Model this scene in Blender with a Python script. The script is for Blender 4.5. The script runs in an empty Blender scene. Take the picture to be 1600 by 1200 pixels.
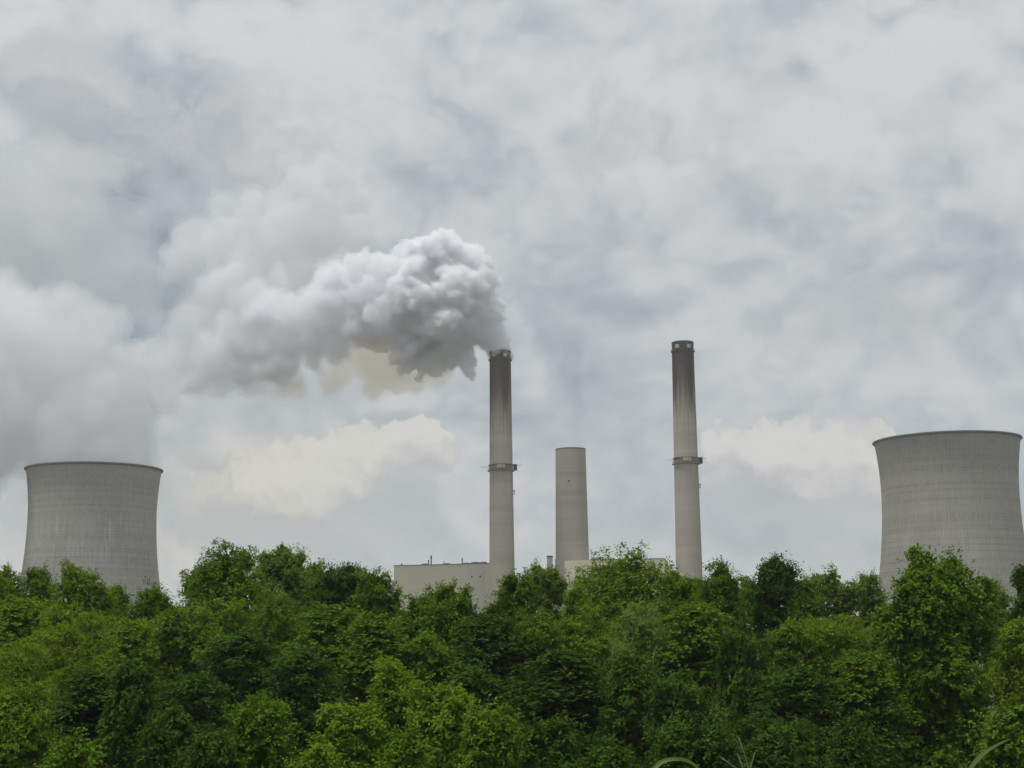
import bpy, math, random, time
import numpy as np
import openvdb
from mathutils import Vector, Matrix

SC = bpy.context.scene
COL = SC.collection

# ------------------------------------------------------------------ camera
cam_data = bpy.data.cameras.new('camera')
cam = bpy.data.objects.new('camera', cam_data)
COL.objects.link(cam)
R_ = Vector((0.9999500, 0.0017333, -0.0098485)); U_ = Vector((0.0099998, -0.1733272, 0.9848135)); F_ = Vector((0.0000000, 0.9848628, 0.1733358))
cam.matrix_world = Matrix((( R_.x, U_.x, -F_.x, 0.0), (R_.y, U_.y, -F_.y, 0.0), (R_.z, U_.z, -F_.z, 2.3), (0, 0, 0, 1)))
cam_data.sensor_width = 36.0
cam_data.lens = 56.25
cam_data.clip_start = 0.1
cam_data.clip_end = 20000.0
SC.camera = cam

# ------------------------------------------------------------------ render settings
SC.view_settings.view_transform = 'Standard'
SC.view_settings.look = 'None'
SC.view_settings.exposure = 0.75
SC.view_settings.gamma = 1.0
SC.view_settings.use_curve_mapping = False
SC.render.engine = 'CYCLES'
cy = SC.cycles
cy.max_bounces = 40
cy.diffuse_bounces = 3
cy.glossy_bounces = 2
cy.transmission_bounces = 4
cy.volume_bounces = 32
cy.transparent_max_bounces = 96
cy.use_denoising = True

SUN_DIR = Vector((-0.22, -0.14, 0.965)).normalized()      # towards the sun
SUN_EL = math.asin(SUN_DIR.z)
SUN_AZ = math.atan2(SUN_DIR.x, SUN_DIR.y)

# ------------------------------------------------------------------ node helper
class NG:
    """A small expression builder over a shader node tree."""
    def __init__(self, nt):
        self.nt = nt; self.n = nt.nodes; self.l = nt.links
    def node(self, t, **kw):
        nd = self.n.new(t)
        for k, v in kw.items(): setattr(nd, k, v)
        return nd
    def put(self, sock, v):
        if isinstance(v, bpy.types.NodeSocket): self.l.new(v, sock)
        elif v is not None: sock.default_value = v
    def m(self, op, a, b=None, c=None, clamp=False):
        nd = self.node('ShaderNodeMath', operation=op); nd.use_clamp = clamp
        self.put(nd.inputs[0], a)
        if b is not None: self.put(nd.inputs[1], b)
        if c is not None: self.put(nd.inputs[2], c)
        return nd.outputs[0]
    def v(self, op, a, b=None, scale=None):
        nd = self.node('ShaderNodeVectorMath', operation=op)
        self.put(nd.inputs[0], a)
        if b is not None: self.put(nd.inputs[1], b)
        if scale is not None: self.put(nd.inputs['Scale'], scale)
        return nd.outputs['Value'] if op in ('DISTANCE', 'LENGTH', 'DOT_PRODUCT') else nd.outputs[0]
    def noise(self, vec, scale, detail=4.0, rough=0.5, dist=0.0, lac=2.0, color=False):
        nd = self.node('ShaderNodeTexNoise', noise_dimensions='3D')
        self.put(nd.inputs['Vector'], vec)
        nd.inputs['Scale'].default_value = scale; nd.inputs['Detail'].default_value = detail
        nd.inputs['Roughness'].default_value = rough; nd.inputs['Distortion'].default_value = dist
        nd.inputs['Lacunarity'].default_value = lac
        return nd.outputs[1] if color else nd.outputs[0]
    def ss(self, x, a, b, lo=0.0, hi=1.0, kind='SMOOTHSTEP'):
        nd = self.node('ShaderNodeMapRange', interpolation_type=kind)
        self.put(nd.inputs[0], x)
        for i, val in zip((1, 2, 3, 4), (a, b, lo, hi)): self.put(nd.inputs[i], val)
        return nd.outputs[0]
    def mix(self, f, a, b, blend='MIX'):
        nd = self.node('ShaderNodeMix', data_type='RGBA', blend_type=blend)
        self.put(nd.inputs[0], f); self.put(nd.inputs[6], a); self.put(nd.inputs[7], b)
        return nd.outputs[2]
    def ramp(self, f, stops):
        nd = self.node('ShaderNodeValToRGB')
        el = nd.color_ramp.elements
        while len(el) < len(stops): el.new(0.5)
        for e, (p, c) in zip(el, stops): e.position = p; e.color = (*c, 1.0)
        self.put(nd.inputs[0], f)
        return nd.outputs[0]
    def sep(self, vec):
        nd = self.node('ShaderNodeSeparateXYZ'); self.put(nd.inputs[0], vec); return nd.outputs
    def comb(self, x, y, z):
        nd = self.node('ShaderNodeCombineXYZ')
        for i, val in enumerate((x, y, z)): self.put(nd.inputs[i], val)
        return nd.outputs[0]

def rgb(r, g, b): return (r, g, b, 1.0)

# ------------------------------------------------------------------ world: overcast sky with cumulus
world = bpy.data.worlds.new('World'); SC.world = world
world.use_nodes = True
wt = world.node_tree
for nd in list(wt.nodes): wt.nodes.remove(nd)
W = NG(wt)
tc = W.node('ShaderNodeTexCoord')
D = tc.outputs['Generated']
flat = W.v('MULTIPLY', D, (1.0, 1.0, 1.3))
wn = W.noise(D, 7.0, 5.0, 0.55, color=True)
warp = W.v('SCALE', W.v('SUBTRACT', wn, (0.5, 0.5, 0.5)), scale=0.13)
DW = W.v('ADD', D, warp)
# broad lighter and darker masses of the cloud deck: (direction, angular radius, amount)
MASSES = [
    (0.0568, 0.9332, 0.3548, 0.1144, 0.090),
    (0.1385, 0.9364, 0.3223, 0.1248, 0.100),
    (0.2491, 0.9046, 0.3459, 0.1144, 0.080),
    (0.0410, 0.9506, 0.3076, 0.0780, 0.050),
    (-0.1160, 0.9371, 0.3293, 0.1196, 0.090),
    (-0.2855, 0.8823, 0.3744, 0.0572, 0.100),
    (0.1955, 0.9312, 0.3077, 0.1144, 0.080),
    (-0.0681, 0.9237, 0.3771, 0.1040, 0.050),
    (0.2076, 0.9520, 0.2249, 0.0832, 0.060),
    (0.2609, 0.9132, 0.3130, 0.0936, 0.060),
    (-0.1054, 0.9516, 0.2888, 0.0468, 0.110),
    (-0.1455, 0.9213, 0.3606, 0.0728, 0.050),
    (-0.2130, 0.9123, 0.3497, 0.0832, -0.116),
    (-0.2122, 0.9348, 0.2849, 0.0884, -0.126),
    (-0.2813, 0.9210, 0.2695, 0.1040, -0.063),
    (0.1488, 0.9120, 0.3823, 0.0936, -0.095),
    (0.0250, 0.9592, 0.2816, 0.0676, -0.095),
    (0.1543, 0.9495, 0.2733, 0.0780, -0.105),
    (0.2691, 0.9248, 0.2689, 0.0780, -0.095),
    (0.0842, 0.9647, 0.2496, 0.0676, -0.063),
    (-0.0384, 0.9552, 0.2934, 0.0728, -0.063),
    (0.0403, 0.9764, 0.2120, 0.0884, -0.063),
    (0.1833, 0.9173, 0.3535, 0.0234, -0.126),
    (0.2978, 0.9275, 0.2260, 0.0468, -0.137),
    (-0.2082, 0.9500, 0.2327, 0.0312, -0.105),
    (-0.1481, 0.9473, 0.2839, 0.0416, -0.053),
    (0.0318, 0.9877, 0.1532, 0.0936, -0.053),
    (0.1490, 0.9846, 0.0917, 0.1144, -0.063),
    (-0.0407, 0.9957, 0.0827, 0.1040, -0.053),
    (-0.1812, 0.9738, 0.1373, 0.0572, -0.105),
    (-0.2620, 0.9441, 0.2002, 0.1456, -0.168),
    (-0.2607, 0.9318, 0.2526, 0.1040, -0.105),
    (-0.2979, 0.9409, 0.1609, 0.1040, -0.084),
    (0.2517, 0.9508, 0.1805, 0.0728, 0.050),
    (0.0280, 0.9845, 0.1730, 0.0364, 0.070),
    (0.1230, 0.9789, 0.1630, 0.0468, 0.060),
    (-0.2437, 0.9171, 0.3156, 0.0832, -0.063),
    (-0.1810, 0.9289, 0.3231, 0.0624, -0.053),
    (0.0017, 0.9412, 0.3378, 0.0624, 0.060),
]
def sum_masses(vec, items):
    acc = None
    for (x, y, z, r, a) in items:
        f = W.ss(W.v('DISTANCE', vec, (x, y, z)), 0.0, r, a, 0.0)
        acc = f if acc is None else W.m('ADD', acc, f)
    return acc
big = W.noise(flat, 6.0, 8.0, 0.55, 0.15)
def puffs(vec):
    acc = None
    for sc_, am in ((7.5, 0.52), (16.0, 0.28), (33.0, 0.14), (66.0, 0.06)):
        n_ = W.m('MULTIPLY', W.m('ABSOLUTE', W.m('SUBTRACT', W.noise(vec, sc_, 2.0, 0.5), 0.5)), am * 4.0)
        acc = n_ if acc is None else W.m('ADD', acc, n_)
    return acc
fw = W.v('ADD', flat, W.v('SCALE', W.v('SUBTRACT', W.noise(flat, 9.0, 3.0, 0.5, color=True), (0.5, 0.5, 0.5)), scale=0.05))
p0 = puffs(fw)
p1 = puffs(W.v('ADD', fw, (0.008, 0.0, 0.022)))
lum = W.m('ADD', W.m('MULTIPLY', W.m('SUBTRACT', big, 0.5), 0.60), 0.615)
lum = W.m('ADD', lum, W.m('MULTIPLY', W.m('SUBTRACT', p0, 0.42), 0.18))
lum = W.m('ADD', lum, W.m('MULTIPLY', W.m('SUBTRACT', p0, p1), 0.36))
lum = W.m('ADD', lum, sum_masses(DW, MASSES))
dz = W.sep(D)[2]
lum = W.m('ADD', lum, W.ss(dz, 0.02, 0.30, -0.055, 0.02))
deck = W.ramp(lum, [(0.20, (0.240, 0.286, 0.330)), (0.40, (0.368, 0.416, 0.456)), (0.52, (0.448, 0.490, 0.523)),
                    (0.64, (0.562, 0.582, 0.603)), (0.78, (0.630, 0.634, 0.645))])
# nearer heaped clouds with lit heads
BANKS = [
    (-0.2299, 0.9251, 0.3021, 0.0780, 0.600),
    (-0.1897, 0.9381, 0.2897, 0.0660, 0.600),
    (-0.2636, 0.9259, 0.2708, 0.0720, 0.600),
    (-0.1472, 0.9381, 0.3136, 0.0600, 0.550),
    (-0.1170, 0.9491, 0.2923, 0.0480, 0.600),
    (-0.0940, 0.9571, 0.2740, 0.0360, 0.500),
    (-0.2773, 0.8969, 0.3445, 0.0720, 0.550),
    (-0.2382, 0.9054, 0.3514, 0.0540, 0.400),
    (-0.1802, 0.9226, 0.3411, 0.0660, 0.450),
    (0.0331, 0.9509, 0.3077, 0.0660, 0.450),
    (0.0803, 0.9423, 0.3250, 0.0780, 0.400),
    (0.1387, 0.9437, 0.3002, 0.0720, 0.450),
    (0.1961, 0.9425, 0.2708, 0.0720, 0.400),
    (0.2612, 0.9167, 0.3023, 0.0780, 0.400),
    (0.2151, 0.9531, 0.2131, 0.0840, 0.450),
    (0.1273, 0.9669, 0.2212, 0.0660, 0.400),
    (0.0640, 0.9801, 0.1881, 0.0660, 0.400),
    (0.2626, 0.9480, 0.1799, 0.0720, 0.400),
    (-0.0454, 0.9375, 0.3451, 0.0720, 0.400),
    (-0.0073, 0.9698, 0.2437, 0.0480, 0.350),
    (0.1695, 0.9709, 0.1692, 0.0720, 0.400),
]
HEAPS = [
    (-0.0848, 0.9869, 0.1373, 0.0462, 0.620),
    (-0.1038, 0.9873, 0.1204, 0.0528, 0.500),
    (-0.0702, 0.9893, 0.1283, 0.0330, 0.300),
    (-0.0522, 0.9880, 0.1452, 0.0304, 0.680),
    (-0.1274, 0.9869, 0.0987, 0.0528, 0.550),
    (-0.1467, 0.9821, 0.1182, 0.0528, 0.350),
    (-0.1506, 0.9851, 0.0829, 0.0594, 0.500),
    (-0.0960, 0.9905, 0.0987, 0.0726, 0.350),
    (0.1340, 0.9840, 0.1176, 0.0495, 0.600),
    (0.1535, 0.9800, 0.1268, 0.0462, 0.550),
    (0.1766, 0.9759, 0.1280, 0.0495, 0.600),
    (0.2030, 0.9714, 0.1232, 0.0594, 0.600),
    (0.2251, 0.9678, 0.1127, 0.0528, 0.500),
    (0.1723, 0.9797, 0.1028, 0.0726, 0.300),
    (-0.2009, 0.9774, 0.0664, 0.0297, 0.850),
    (0.1938, 0.9794, 0.0576, 0.0396, 0.700),
    (-0.2978, 0.9497, 0.0967, 0.0594, 0.550),
    (-0.1850, 0.9782, 0.0945, 0.0594, 0.400),
    (-0.1273, 0.9857, 0.1104, 0.0594, 0.300),
    (-0.0763, 0.9922, 0.0987, 0.0660, 0.350),
    (-0.1117, 0.9909, 0.0751, 0.0726, 0.350),
    (-0.0444, 0.9917, 0.1203, 0.0396, 0.300),
    (-0.1774, 0.9770, 0.1179, 0.0594, 0.350),
    (0.1490, 0.9846, 0.0917, 0.0594, 0.350),
    (0.1985, 0.9759, 0.0904, 0.0594, 0.350),
    (-0.1170, 0.9491, 0.2923, 0.0396, 0.500),
    (-0.0998, 0.9555, 0.2777, 0.0330, 0.500),
]
def heap(vec_list, base_scale, wob, ncale, namp, t0, t1, tone, items, floor):
    """Heaped cloud masses: billowed edge, lit from above, melting away below."""
    def warped(vec):
        return W.v('ADD', vec, W.v('SCALE', W.v('SUBTRACT', W.noise(vec, base_scale, 5.0, 0.55, color=True), (0.5, 0.5, 0.5)), scale=wob))
    def bil(vec):
        acc = None
        for k, am in ((1.0, 0.55), (2.1, 0.28), (4.3, 0.17)):
            n_ = W.m('MULTIPLY', W.m('ABSOLUTE', W.m('SUBTRACT', W.noise(vec, ncale * k, 2.0, 0.5), 0.5)), am * 4.0)
            acc = n_ if acc is None else W.m('ADD', acc, n_)
        return acc
    w0 = warped(D)
    up = (0.004, 0.0, 0.020)
    b0 = sum_masses(w0, items); b1 = sum_masses(W.v('ADD', w0, up), items)
    n0 = bil(w0); n1_ = bil(W.v('ADD', w0, (0.003, 0.0, 0.009)))
    h = W.m('ADD', b0, W.m('MULTIPLY', W.m('SUBTRACT', n0, 0.45), namp))
    grad = W.m('SUBTRACT', b0, b1)
    al = W.m('MULTIPLY', W.ss(h, t0, t1), W.ss(grad, -0.24, 0.10, floor, 1.0))
    li = W.m('ADD', W.m('MULTIPLY', grad, 1.4), W.m('MULTIPLY', W.m('SUBTRACT', n0, n1_), 1.0))
    li = W.m('ADD', li, 0.07, clamp=True)
    return al, W.ramp(li, tone)
aB, cB = heap(D, 14.0, 0.10, 15.0, 0.45, 0.30, 0.62, [(0.0, (0.420, 0.446, 0.472)), (0.45, (0.500, 0.520, 0.540)), (1.0, (0.575, 0.590, 0.608))], BANKS, 0.0)
aH, cH = heap(D, 26.0, 0.055, 28.0, 0.62, 0.38, 0.50, [(0.0, (0.420, 0.448, 0.472)), (0.40, (0.520, 0.524, 0.522)), (1.0, (0.655, 0.648, 0.622))], HEAPS, 0.62)
alpha = W.m('MAXIMUM', aB, aH)
cloud = W.mix(W.m('MULTIPLY', aB, 0.85), deck, cB)
cloud = W.mix(W.m('MULTIPLY', aH, 0.95), cloud, cH)
warm = sum_masses(DW, [
    (-0.1850, 0.9770, 0.1061, 0.1040, 0.800),
    (-0.2941, 0.9523, 0.0817, 0.0640, 0.800),
    (-0.0960, 0.9909, 0.0948, 0.0880, 0.400),
    (-0.2516, 0.9527, 0.1702, 0.0800, 0.200),
])                                                          # dusty, warmer air low in the sky beyond the left tower
cloud = W.mix(W.m('MINIMUM', warm, 1.0), cloud, W.mix(1.0, cloud, rgb(1.03, 0.995, 0.90), 'MULTIPLY'))
zen = W.ss(dz, 0.33, 1.0, 1.0, 1.6, 'LINEAR')                # overcast luminance keeps rising towards the zenith
cloud = W.v('SCALE', cloud, scale=zen)
sky = W.node('ShaderNodeTexSky', sky_type='NISHITA')
sky.sun_disc = False
sky.sun_elevation = SUN_EL; sky.sun_rotation = SUN_AZ
bg_sky = W.node('ShaderNodeBackground'); W.put(bg_sky.inputs[0], sky.outputs[0]); bg_sky.inputs[1].default_value = 0.05
bg_cl = W.node('ShaderNodeBackground'); W.put(bg_cl.inputs[0], cloud); bg_cl.inputs[1].default_value = 0.605
cover = W.ss(lum, 0.18, 0.42, 0.80, 0.97)
cover = W.m('MAXIMUM', cover, W.m('MULTIPLY', alpha, 0.97))
ms = W.node('ShaderNodeMixShader'); W.put(ms.inputs[0], cover)
wt.links.new(bg_sky.outputs[0], ms.inputs[1]); wt.links.new(bg_cl.outputs[0], ms.inputs[2])
wo = W.node('ShaderNodeOutputWorld'); wt.links.new(ms.outputs[0], wo.inputs[0])
world.cycles.sampling_method = 'MANUAL'; world.cycles.sample_map_resolution = 512

# ------------------------------------------------------------------ sun behind thin cloud
sun_d = bpy.data.lights.new('sun', 'SUN'); sun_d.energy = 1.5; sun_d.angle = math.radians(12.0); sun_d.color = (1.0, 0.97, 0.92)
sun = bpy.data.objects.new('sun', sun_d); COL.objects.link(sun)
sun.rotation_euler = SUN_DIR.to_track_quat('Z', 'Y').to_euler()

# ------------------------------------------------------------------ object helpers
def tag(o, label=None, cat=None, group=None, kind=None):
    if label: o['label'] = label
    if cat: o['category'] = cat
    if group: o['group'] = group
    if kind: o['kind'] = kind
    return o

def thing(name, label, cat, loc=(0, 0, 0), rz=0.0, group=None, kind=None):
    o = bpy.data.objects.new(name, None); COL.objects.link(o)
    o.location = loc; o.rotation_euler = (0, 0, rz); o.empty_display_size = 1.0
    return tag(o, label, cat, group, kind)

def obj(name, me, parent=None, loc=(0, 0, 0), rz=0.0):
    o = bpy.data.objects.new(name, me); COL.objects.link(o)
    o.location = loc; o.rotation_euler = (0, 0, rz)
    if parent is not None: o.parent = parent
    return o

class MB:
    """Collects verts and faces for ONE mesh."""
    def __init__(self): self.v = []; self.f = []; self.uv = []
    def face(self, idx, uv=None): self.f.append(tuple(idx)); self.uv.append(uv)
    def box(self, c, s, rz=0.0):
        b = len(self.v); ca, sa = math.cos(rz), math.sin(rz)
        for dz in (-.5, .5):
            for dx, dy in ((-.5, -.5), (.5, -.5), (.5, .5), (-.5, .5)):
                x, y = dx * s[0], dy * s[1]
                self.v.append((c[0] + x * ca - y * sa, c[1] + x * sa + y * ca, c[2] + dz * s[2]))
        for q in ((0, 3, 2, 1), (4, 5, 6, 7), (0, 1, 5, 4), (1, 2, 6, 5), (2, 3, 7, 6), (3, 0, 4, 7)):
            self.face([b + i for i in q])
        return self
    def tube(self, pts, rad, n=6, cap=True):
        b0 = len(self.v); pts = [Vector(p) for p in pts]
        up = Vector((0.31, 0.17, 0.93))
        for i, p in enumerate(pts):
            t = (pts[min(i + 1, len(pts) - 1)] - pts[max(i - 1, 0)]).normalized()
            a = t.cross(up); a = a.normalized() if a.length > 1e-4 else Vector((1, 0, 0))
            b = t.cross(a)
            r = rad[i] if hasattr(rad, '__len__') else rad
            for k in range(n):
                an = 2 * math.pi * k / n
                q = p + a * (r * math.cos(an)) + b * (r * math.sin(an)); self.v.append(tuple(q))
        for i in range(len(pts) - 1):
            for k in range(n):
                k2 = (k + 1) % n
                self.face((b0 + i * n + k, b0 + i * n + k2, b0 + (i + 1) * n + k2, b0 + (i + 1) * n + k))
        if cap:
            self.face([b0 + k for k in range(n)][::-1]); self.face([b0 + (len(pts) - 1) * n + k for k in range(n)])
        return self
    def lathe(self, prof, n=96, closed=False):
        """prof: (radius, z) from outside bottom upward; uv = (angle fraction, z)."""
        b0 = len(self.v); m = len(prof)
        for (r, z) in prof:
            for k in range(n):
                a = 2 * math.pi * k / n
                self.v.append((r * math.cos(a), r * math.sin(a), z))
        rows = m if closed else m - 1
        for i in range(rows):
            j = (i + 1) % m
            for k in range(n):
                k2 = (k + 1) % n
                self.face((b0 + i * n + k, b0 + i * n + k2, b0 + j * n + k2, b0 + j * n + k),
                          ((k / n, prof[i][1]), ((k + 1) / n, prof[i][1]), ((k + 1) / n, prof[j][1]), (k / n, prof[j][1])))
        return self
    def mesh(self, name, mat, smooth=False):
        me = bpy.data.meshes.new(name); me.from_pydata(self.v, [], self.f)
        if any(u is not None for u in self.uv):
            l = me.uv_layers.new(name='UVMap'); k = 0
            for f, u in zip(self.f, self.uv):
                for i in range(len(f)):
                    l.data[k].uv = u[i] if u is not None else (0, 0); k += 1
        for mm in (mat if isinstance(mat, (list, tuple)) else [mat]): me.materials.append(mm)
        if smooth: me.polygons.foreach_set('use_smooth', [True] * len(me.polygons))
        me.update(); return me
    def build(self, name, mat, parent=None, loc=(0, 0, 0), rz=0.0, smooth=False):
        return obj(name, self.mesh(name, mat, smooth), parent, loc, rz)

def quads_mesh(name, verts, quads, mat, smooth=False):
    me = bpy.data.meshes.new(name)
    verts = np.ascontiguousarray(verts, dtype=np.float32); quads = np.ascontiguousarray(quads, dtype=np.int32)
    nf, k = quads.shape
    me.vertices.add(len(verts)); me.vertices.foreach_set('co', verts.ravel())
    me.loops.add(nf * k); me.loops.foreach_set('vertex_index', quads.ravel())
    me.polygons.add(nf); me.polygons.foreach_set('loop_start', np.arange(0, nf * k, k, dtype=np.int32))
    if smooth: me.polygons.foreach_set('use_smooth', np.ones(nf, dtype=bool))
    me.materials.append(mat)
    me.update(calc_edges=True)
    return me

# ------------------------------------------------------------------ materials
def new_mat(name):
    m = bpy.data.materials.new(name); m.use_nodes = True
    nt = m.node_tree
    for nd in list(nt.nodes): nt.nodes.remove(nd)
    g = NG(nt); out = g.node('ShaderNodeOutputMaterial')
    return m, g, out

def principled(g, out, color, rough=0.8, bump=None, bump_d=0.1, metal=0.0, spec=0.3, bstr=0.6):
    p = g.node('ShaderNodeBsdfPrincipled')
    g.put(p.inputs['Base Color'], color); g.put(p.inputs['Roughness'], rough)
    p.inputs['Metallic'].default_value = metal; p.inputs['Specular IOR Level'].default_value = spec
    if bump is not None:
        b = g.node('ShaderNodeBump'); b.inputs['Distance'].default_value = bump_d; b.inputs['Strength'].default_value = bstr
        g.put(b.inputs['Height'], bump); g.l.new(b.outputs[0], p.inputs['Normal'])
    g.l.new(p.outputs[0], out.inputs['Surface'])
    return p

def plain(name, c, rough=0.75, metal=0.0, var=0.15, scale=1.5):
    m, g, out = new_mat(name)
    t = g.node('ShaderNodeTexCoord').outputs['Object']
    n = g.noise(t, scale, 5.0, 0.6)
    col = g.mix(n, rgb(*[x * (1 - var) for x in c]), rgb(*[min(1, x * (1 + var)) for x in c]))
    principled(g, out, col, rough, n, 0.02, metal)
    return m

def concrete_tower_mat(name, c, seed, z_band, streak):
    """Formwork-grid concrete with pale lime streaks; UV = (turn fraction, metres up)."""
    m, g, out = new_mat(name)
    uv = g.node('ShaderNodeUVMap').outputs[0]; s = g.sep(uv); u, v = s[0], s[1]
    tco = g.node('ShaderNodeTexCoord').outputs['Object']
    cu = g.m('FRACT', g.m('MULTIPLY', u, 144.0)); cv = g.m('FRACT', g.m('MULTIPLY', v, 1 / 1.85))
    du = g.m('ABSOLUTE', g.m('SUBTRACT', cu, 0.5)); dv = g.m('ABSOLUTE', g.m('SUBTRACT', cv, 0.5))
    gu = g.ss(du, 0.30, 0.48); gv = g.ss(dv, 0.30, 0.48)
    grid = g.m('MAXIMUM', gu, gv)
    fu = g.m('FLOOR', g.m('MULTIPLY', u, 144.0)); fv = g.m('FLOOR', g.m('MULTIPLY', v, 1 / 1.85))
    wn_ = g.node('ShaderNodeTexWhiteNoise', noise_dimensions='3D')
    g.put(wn_.inputs['Vector'], g.comb(fu, fv, seed)); cell = wn_.outputs[0]
    wr = g.node('ShaderNodeTexWhiteNoise', noise_dimensions='2D'); g.put(wr.inputs['Vector'], g.comb(fv, seed + 3, 0)); row = wr.outputs[0]
    su = g.comb(g.m('MULTIPLY', u, 300.0), g.m('MULTIPLY', v, 0.045), seed)
    st = g.noise(su, 1.0, 4.0, 0.6)
    big_ = g.noise(tco, 0.018, 4.0, 0.55)
    patch = g.noise(g.comb(g.m('MULTIPLY', u, 34.0), g.m('MULTIPLY', v, 0.055), seed + 9), 1.0, 5.0, 0.6)
    val = g.m('ADD', 0.80, g.m('MULTIPLY', g.m('SUBTRACT', big_, 0.5), 0.5))
    val = g.m('ADD', val, g.m('MULTIPLY', g.m('SUBTRACT', st, 0.5), 0.45))
    val = g.m('ADD', val, g.m('MULTIPLY', g.m('SUBTRACT', cell, 0.5), 0.10))
    val = g.m('ADD', val, g.m('MULTIPLY', g.m('SUBTRACT', row, 0.5), 0.12))
    val = g.m('ADD', val, g.m('MULTIPLY', grid, 0.10))
    col = g.mix(1.0, rgb(*c), g.comb(val, val, val), 'MULTIPLY')
    zb = g.ss(g.m('ABSOLUTE', g.m('SUBTRACT', v, z_band)), 6.0, 22.0, 1.0, 0.0)
    lime = g.m('MULTIPLY', zb, g.m('MULTIPLY', g.ss(st, 0.44, 0.66), g.ss(patch, 0.42, 0.62)))
    lime = g.m('MULTIPLY', lime, g.m('MULTIPLY', g.m('ADD', 0.35, g.m('MULTIPLY', grid, 0.65)), streak))
    col = g.mix(lime, col, rgb(0.62, 0.62, 0.62))
    stain = g.m('MULTIPLY', g.ss(g.noise(su, 1.7, 2.0, 0.5), 0.66, 0.78), g.ss(patch, 0.55, 0.7))
    col = g.mix(g.m('MULTIPLY', stain, 0.55), col, rgb(0.10, 0.095, 0.085))
    principled(g, out, col, 0.9, g.m('ADD', grid, g.m('MULTIPLY', st, 0.4)), 0.10, 0.0, 0.15)
    return m

def stack_mat(name, c, top, seed, soot, lip=1.0):
    """Slip-formed concrete with lift joints; soot and rust run down from the mouth. UV = (turn fraction, metres up)."""
    m, g, out = new_mat(name)
    uv = g.node('ShaderNodeUVMap').outputs[0]; s = g.sep(uv); u, v = s[0], s[1]
    tco = g.node('ShaderNodeTexCoord').outputs['Object']
    fv = g.m('FLOOR', g.m('MULTIPLY', v, 1 / 2.3))
    wr = g.node('ShaderNodeTexWhiteNoise', noise_dimensions='2D'); g.put(wr.inputs['Vector'], g.comb(fv, seed, 0)); row = wr.outputs[0]
    rowb = g.noise(g.comb(0.0, seed, g.m('MULTIPLY', v, 0.06)), 1.0, 3.0, 0.6)
    joint = g.ss(g.m('ABSOLUTE', g.m('SUBTRACT', g.m('FRACT', g.m('MULTIPLY', v, 1 / 2.3)), 0.5)), 0.40, 0.49)
    st = g.noise(g.comb(g.m('MULTIPLY', u, 46.0), g.m('MULTIPLY', v, 0.035), seed), 1.0, 5.0, 0.62)
    st2 = g.noise(g.comb(g.m('MULTIPLY', u, 120.0), g.m('MULTIPLY', v, 0.02), seed + 5), 1.0, 3.0, 0.6)
    mot = g.noise(tco, 0.35, 5.0, 0.65)
    val = g.m('ADD', 0.92, g.m('MULTIPLY', g.m('SUBTRACT', row, 0.5), 0.09))
    val = g.m('ADD', val, g.m('MULTIPLY', g.m('SUBTRACT', rowb, 0.5), 0.42))
    val = g.m('ADD', val, g.m('MULTIPLY', g.m('SUBTRACT', st, 0.5), 0.20))
    val = g.m('ADD', val, g.m('MULTIPLY', g.m('SUBTRACT', mot, 0.5), 0.12))
    val = g.m('SUBTRACT', val, g.m('MULTIPLY', joint, 0.07))
    col = g.mix(1.0, rgb(*c), g.comb(val, val, val), 'MULTIPLY')
    if soot > 0:
        dtop = g.m('SUBTRACT', top, v)
        # rust-brown wash, then black soot in two tongues that run down different sides
        n1 = g.m('MULTIPLY', g.m('SUBTRACT', st, 0.5), 46.0)
        brown = g.ss(g.m('ADD', dtop, n1), 14.0, 66.0, 0.95, 0.0)
        col = g.mix(brown, col, rgb(0.150, 0.104, 0.066))
        fade = g.ss(g.m('ADD', dtop, n1), 14.0, 56.0, 0.97, 0.0)
        t1 = g.ss(g.m('ABSOLUTE', g.m('SUBTRACT', u, 0.825)), 0.03, 0.115, 1.0, 0.0)
        t2 = g.ss(g.m('ABSOLUTE', g.m('SUBTRACT', u, 0.56)), 0.03, 0.13, 1.0, 0.0)
        t3 = g.ss(g.m('ABSOLUTE', g.m('SUBTRACT', u, 0.20)), 0.05, 0.20, 0.8, 0.0)
        tong = g.m('MAXIMUM', g.m('MAXIMUM', t1, t2), t3)
        tong = g.m('MAXIMUM', tong, g.ss(st2, 0.56, 0.70, 0.0, 0.55))
        col = g.mix(g.m('MULTIPLY', g.m('MULTIPLY', tong, fade), soot), col, rgb(0.022, 0.020, 0.021))
        allover = g.ss(g.m('ADD', dtop, g.m('MULTIPLY', n1, 0.5)), 6.0, 44.0, 0.84, 0.0)
        col = g.mix(allover, col, rgb(0.040, 0.029, 0.022))
        drips = g.m('MULTIPLY', g.ss(st2, 0.60, 0.68), g.ss(dtop, 28.0, 58.0, 0.8, 0.0))
        col = g.mix(g.m('MULTIPLY', drips, soot), col, rgb(0.06, 0.05, 0.045))
        gal = g.m('SUBTRACT', top - 79.0, v)
        run = g.m('MULTIPLY', g.ss(gal, 0.0, 14.0, 0.75, 0.0), g.m('MULTIPLY', g.ss(gal, -0.5, 0.2), g.ss(st2, 0.50, 0.64)))
        col = g.mix(g.m('MULTIPLY', run, 0.75), col, rgb(0.10, 0.085, 0.07))
    principled(g, out, col, 0.92, g.m('SUBTRACT', g.m('MULTIPLY', mot, 0.3), joint), 0.04, 0.0, 0.12)
    return m

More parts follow.
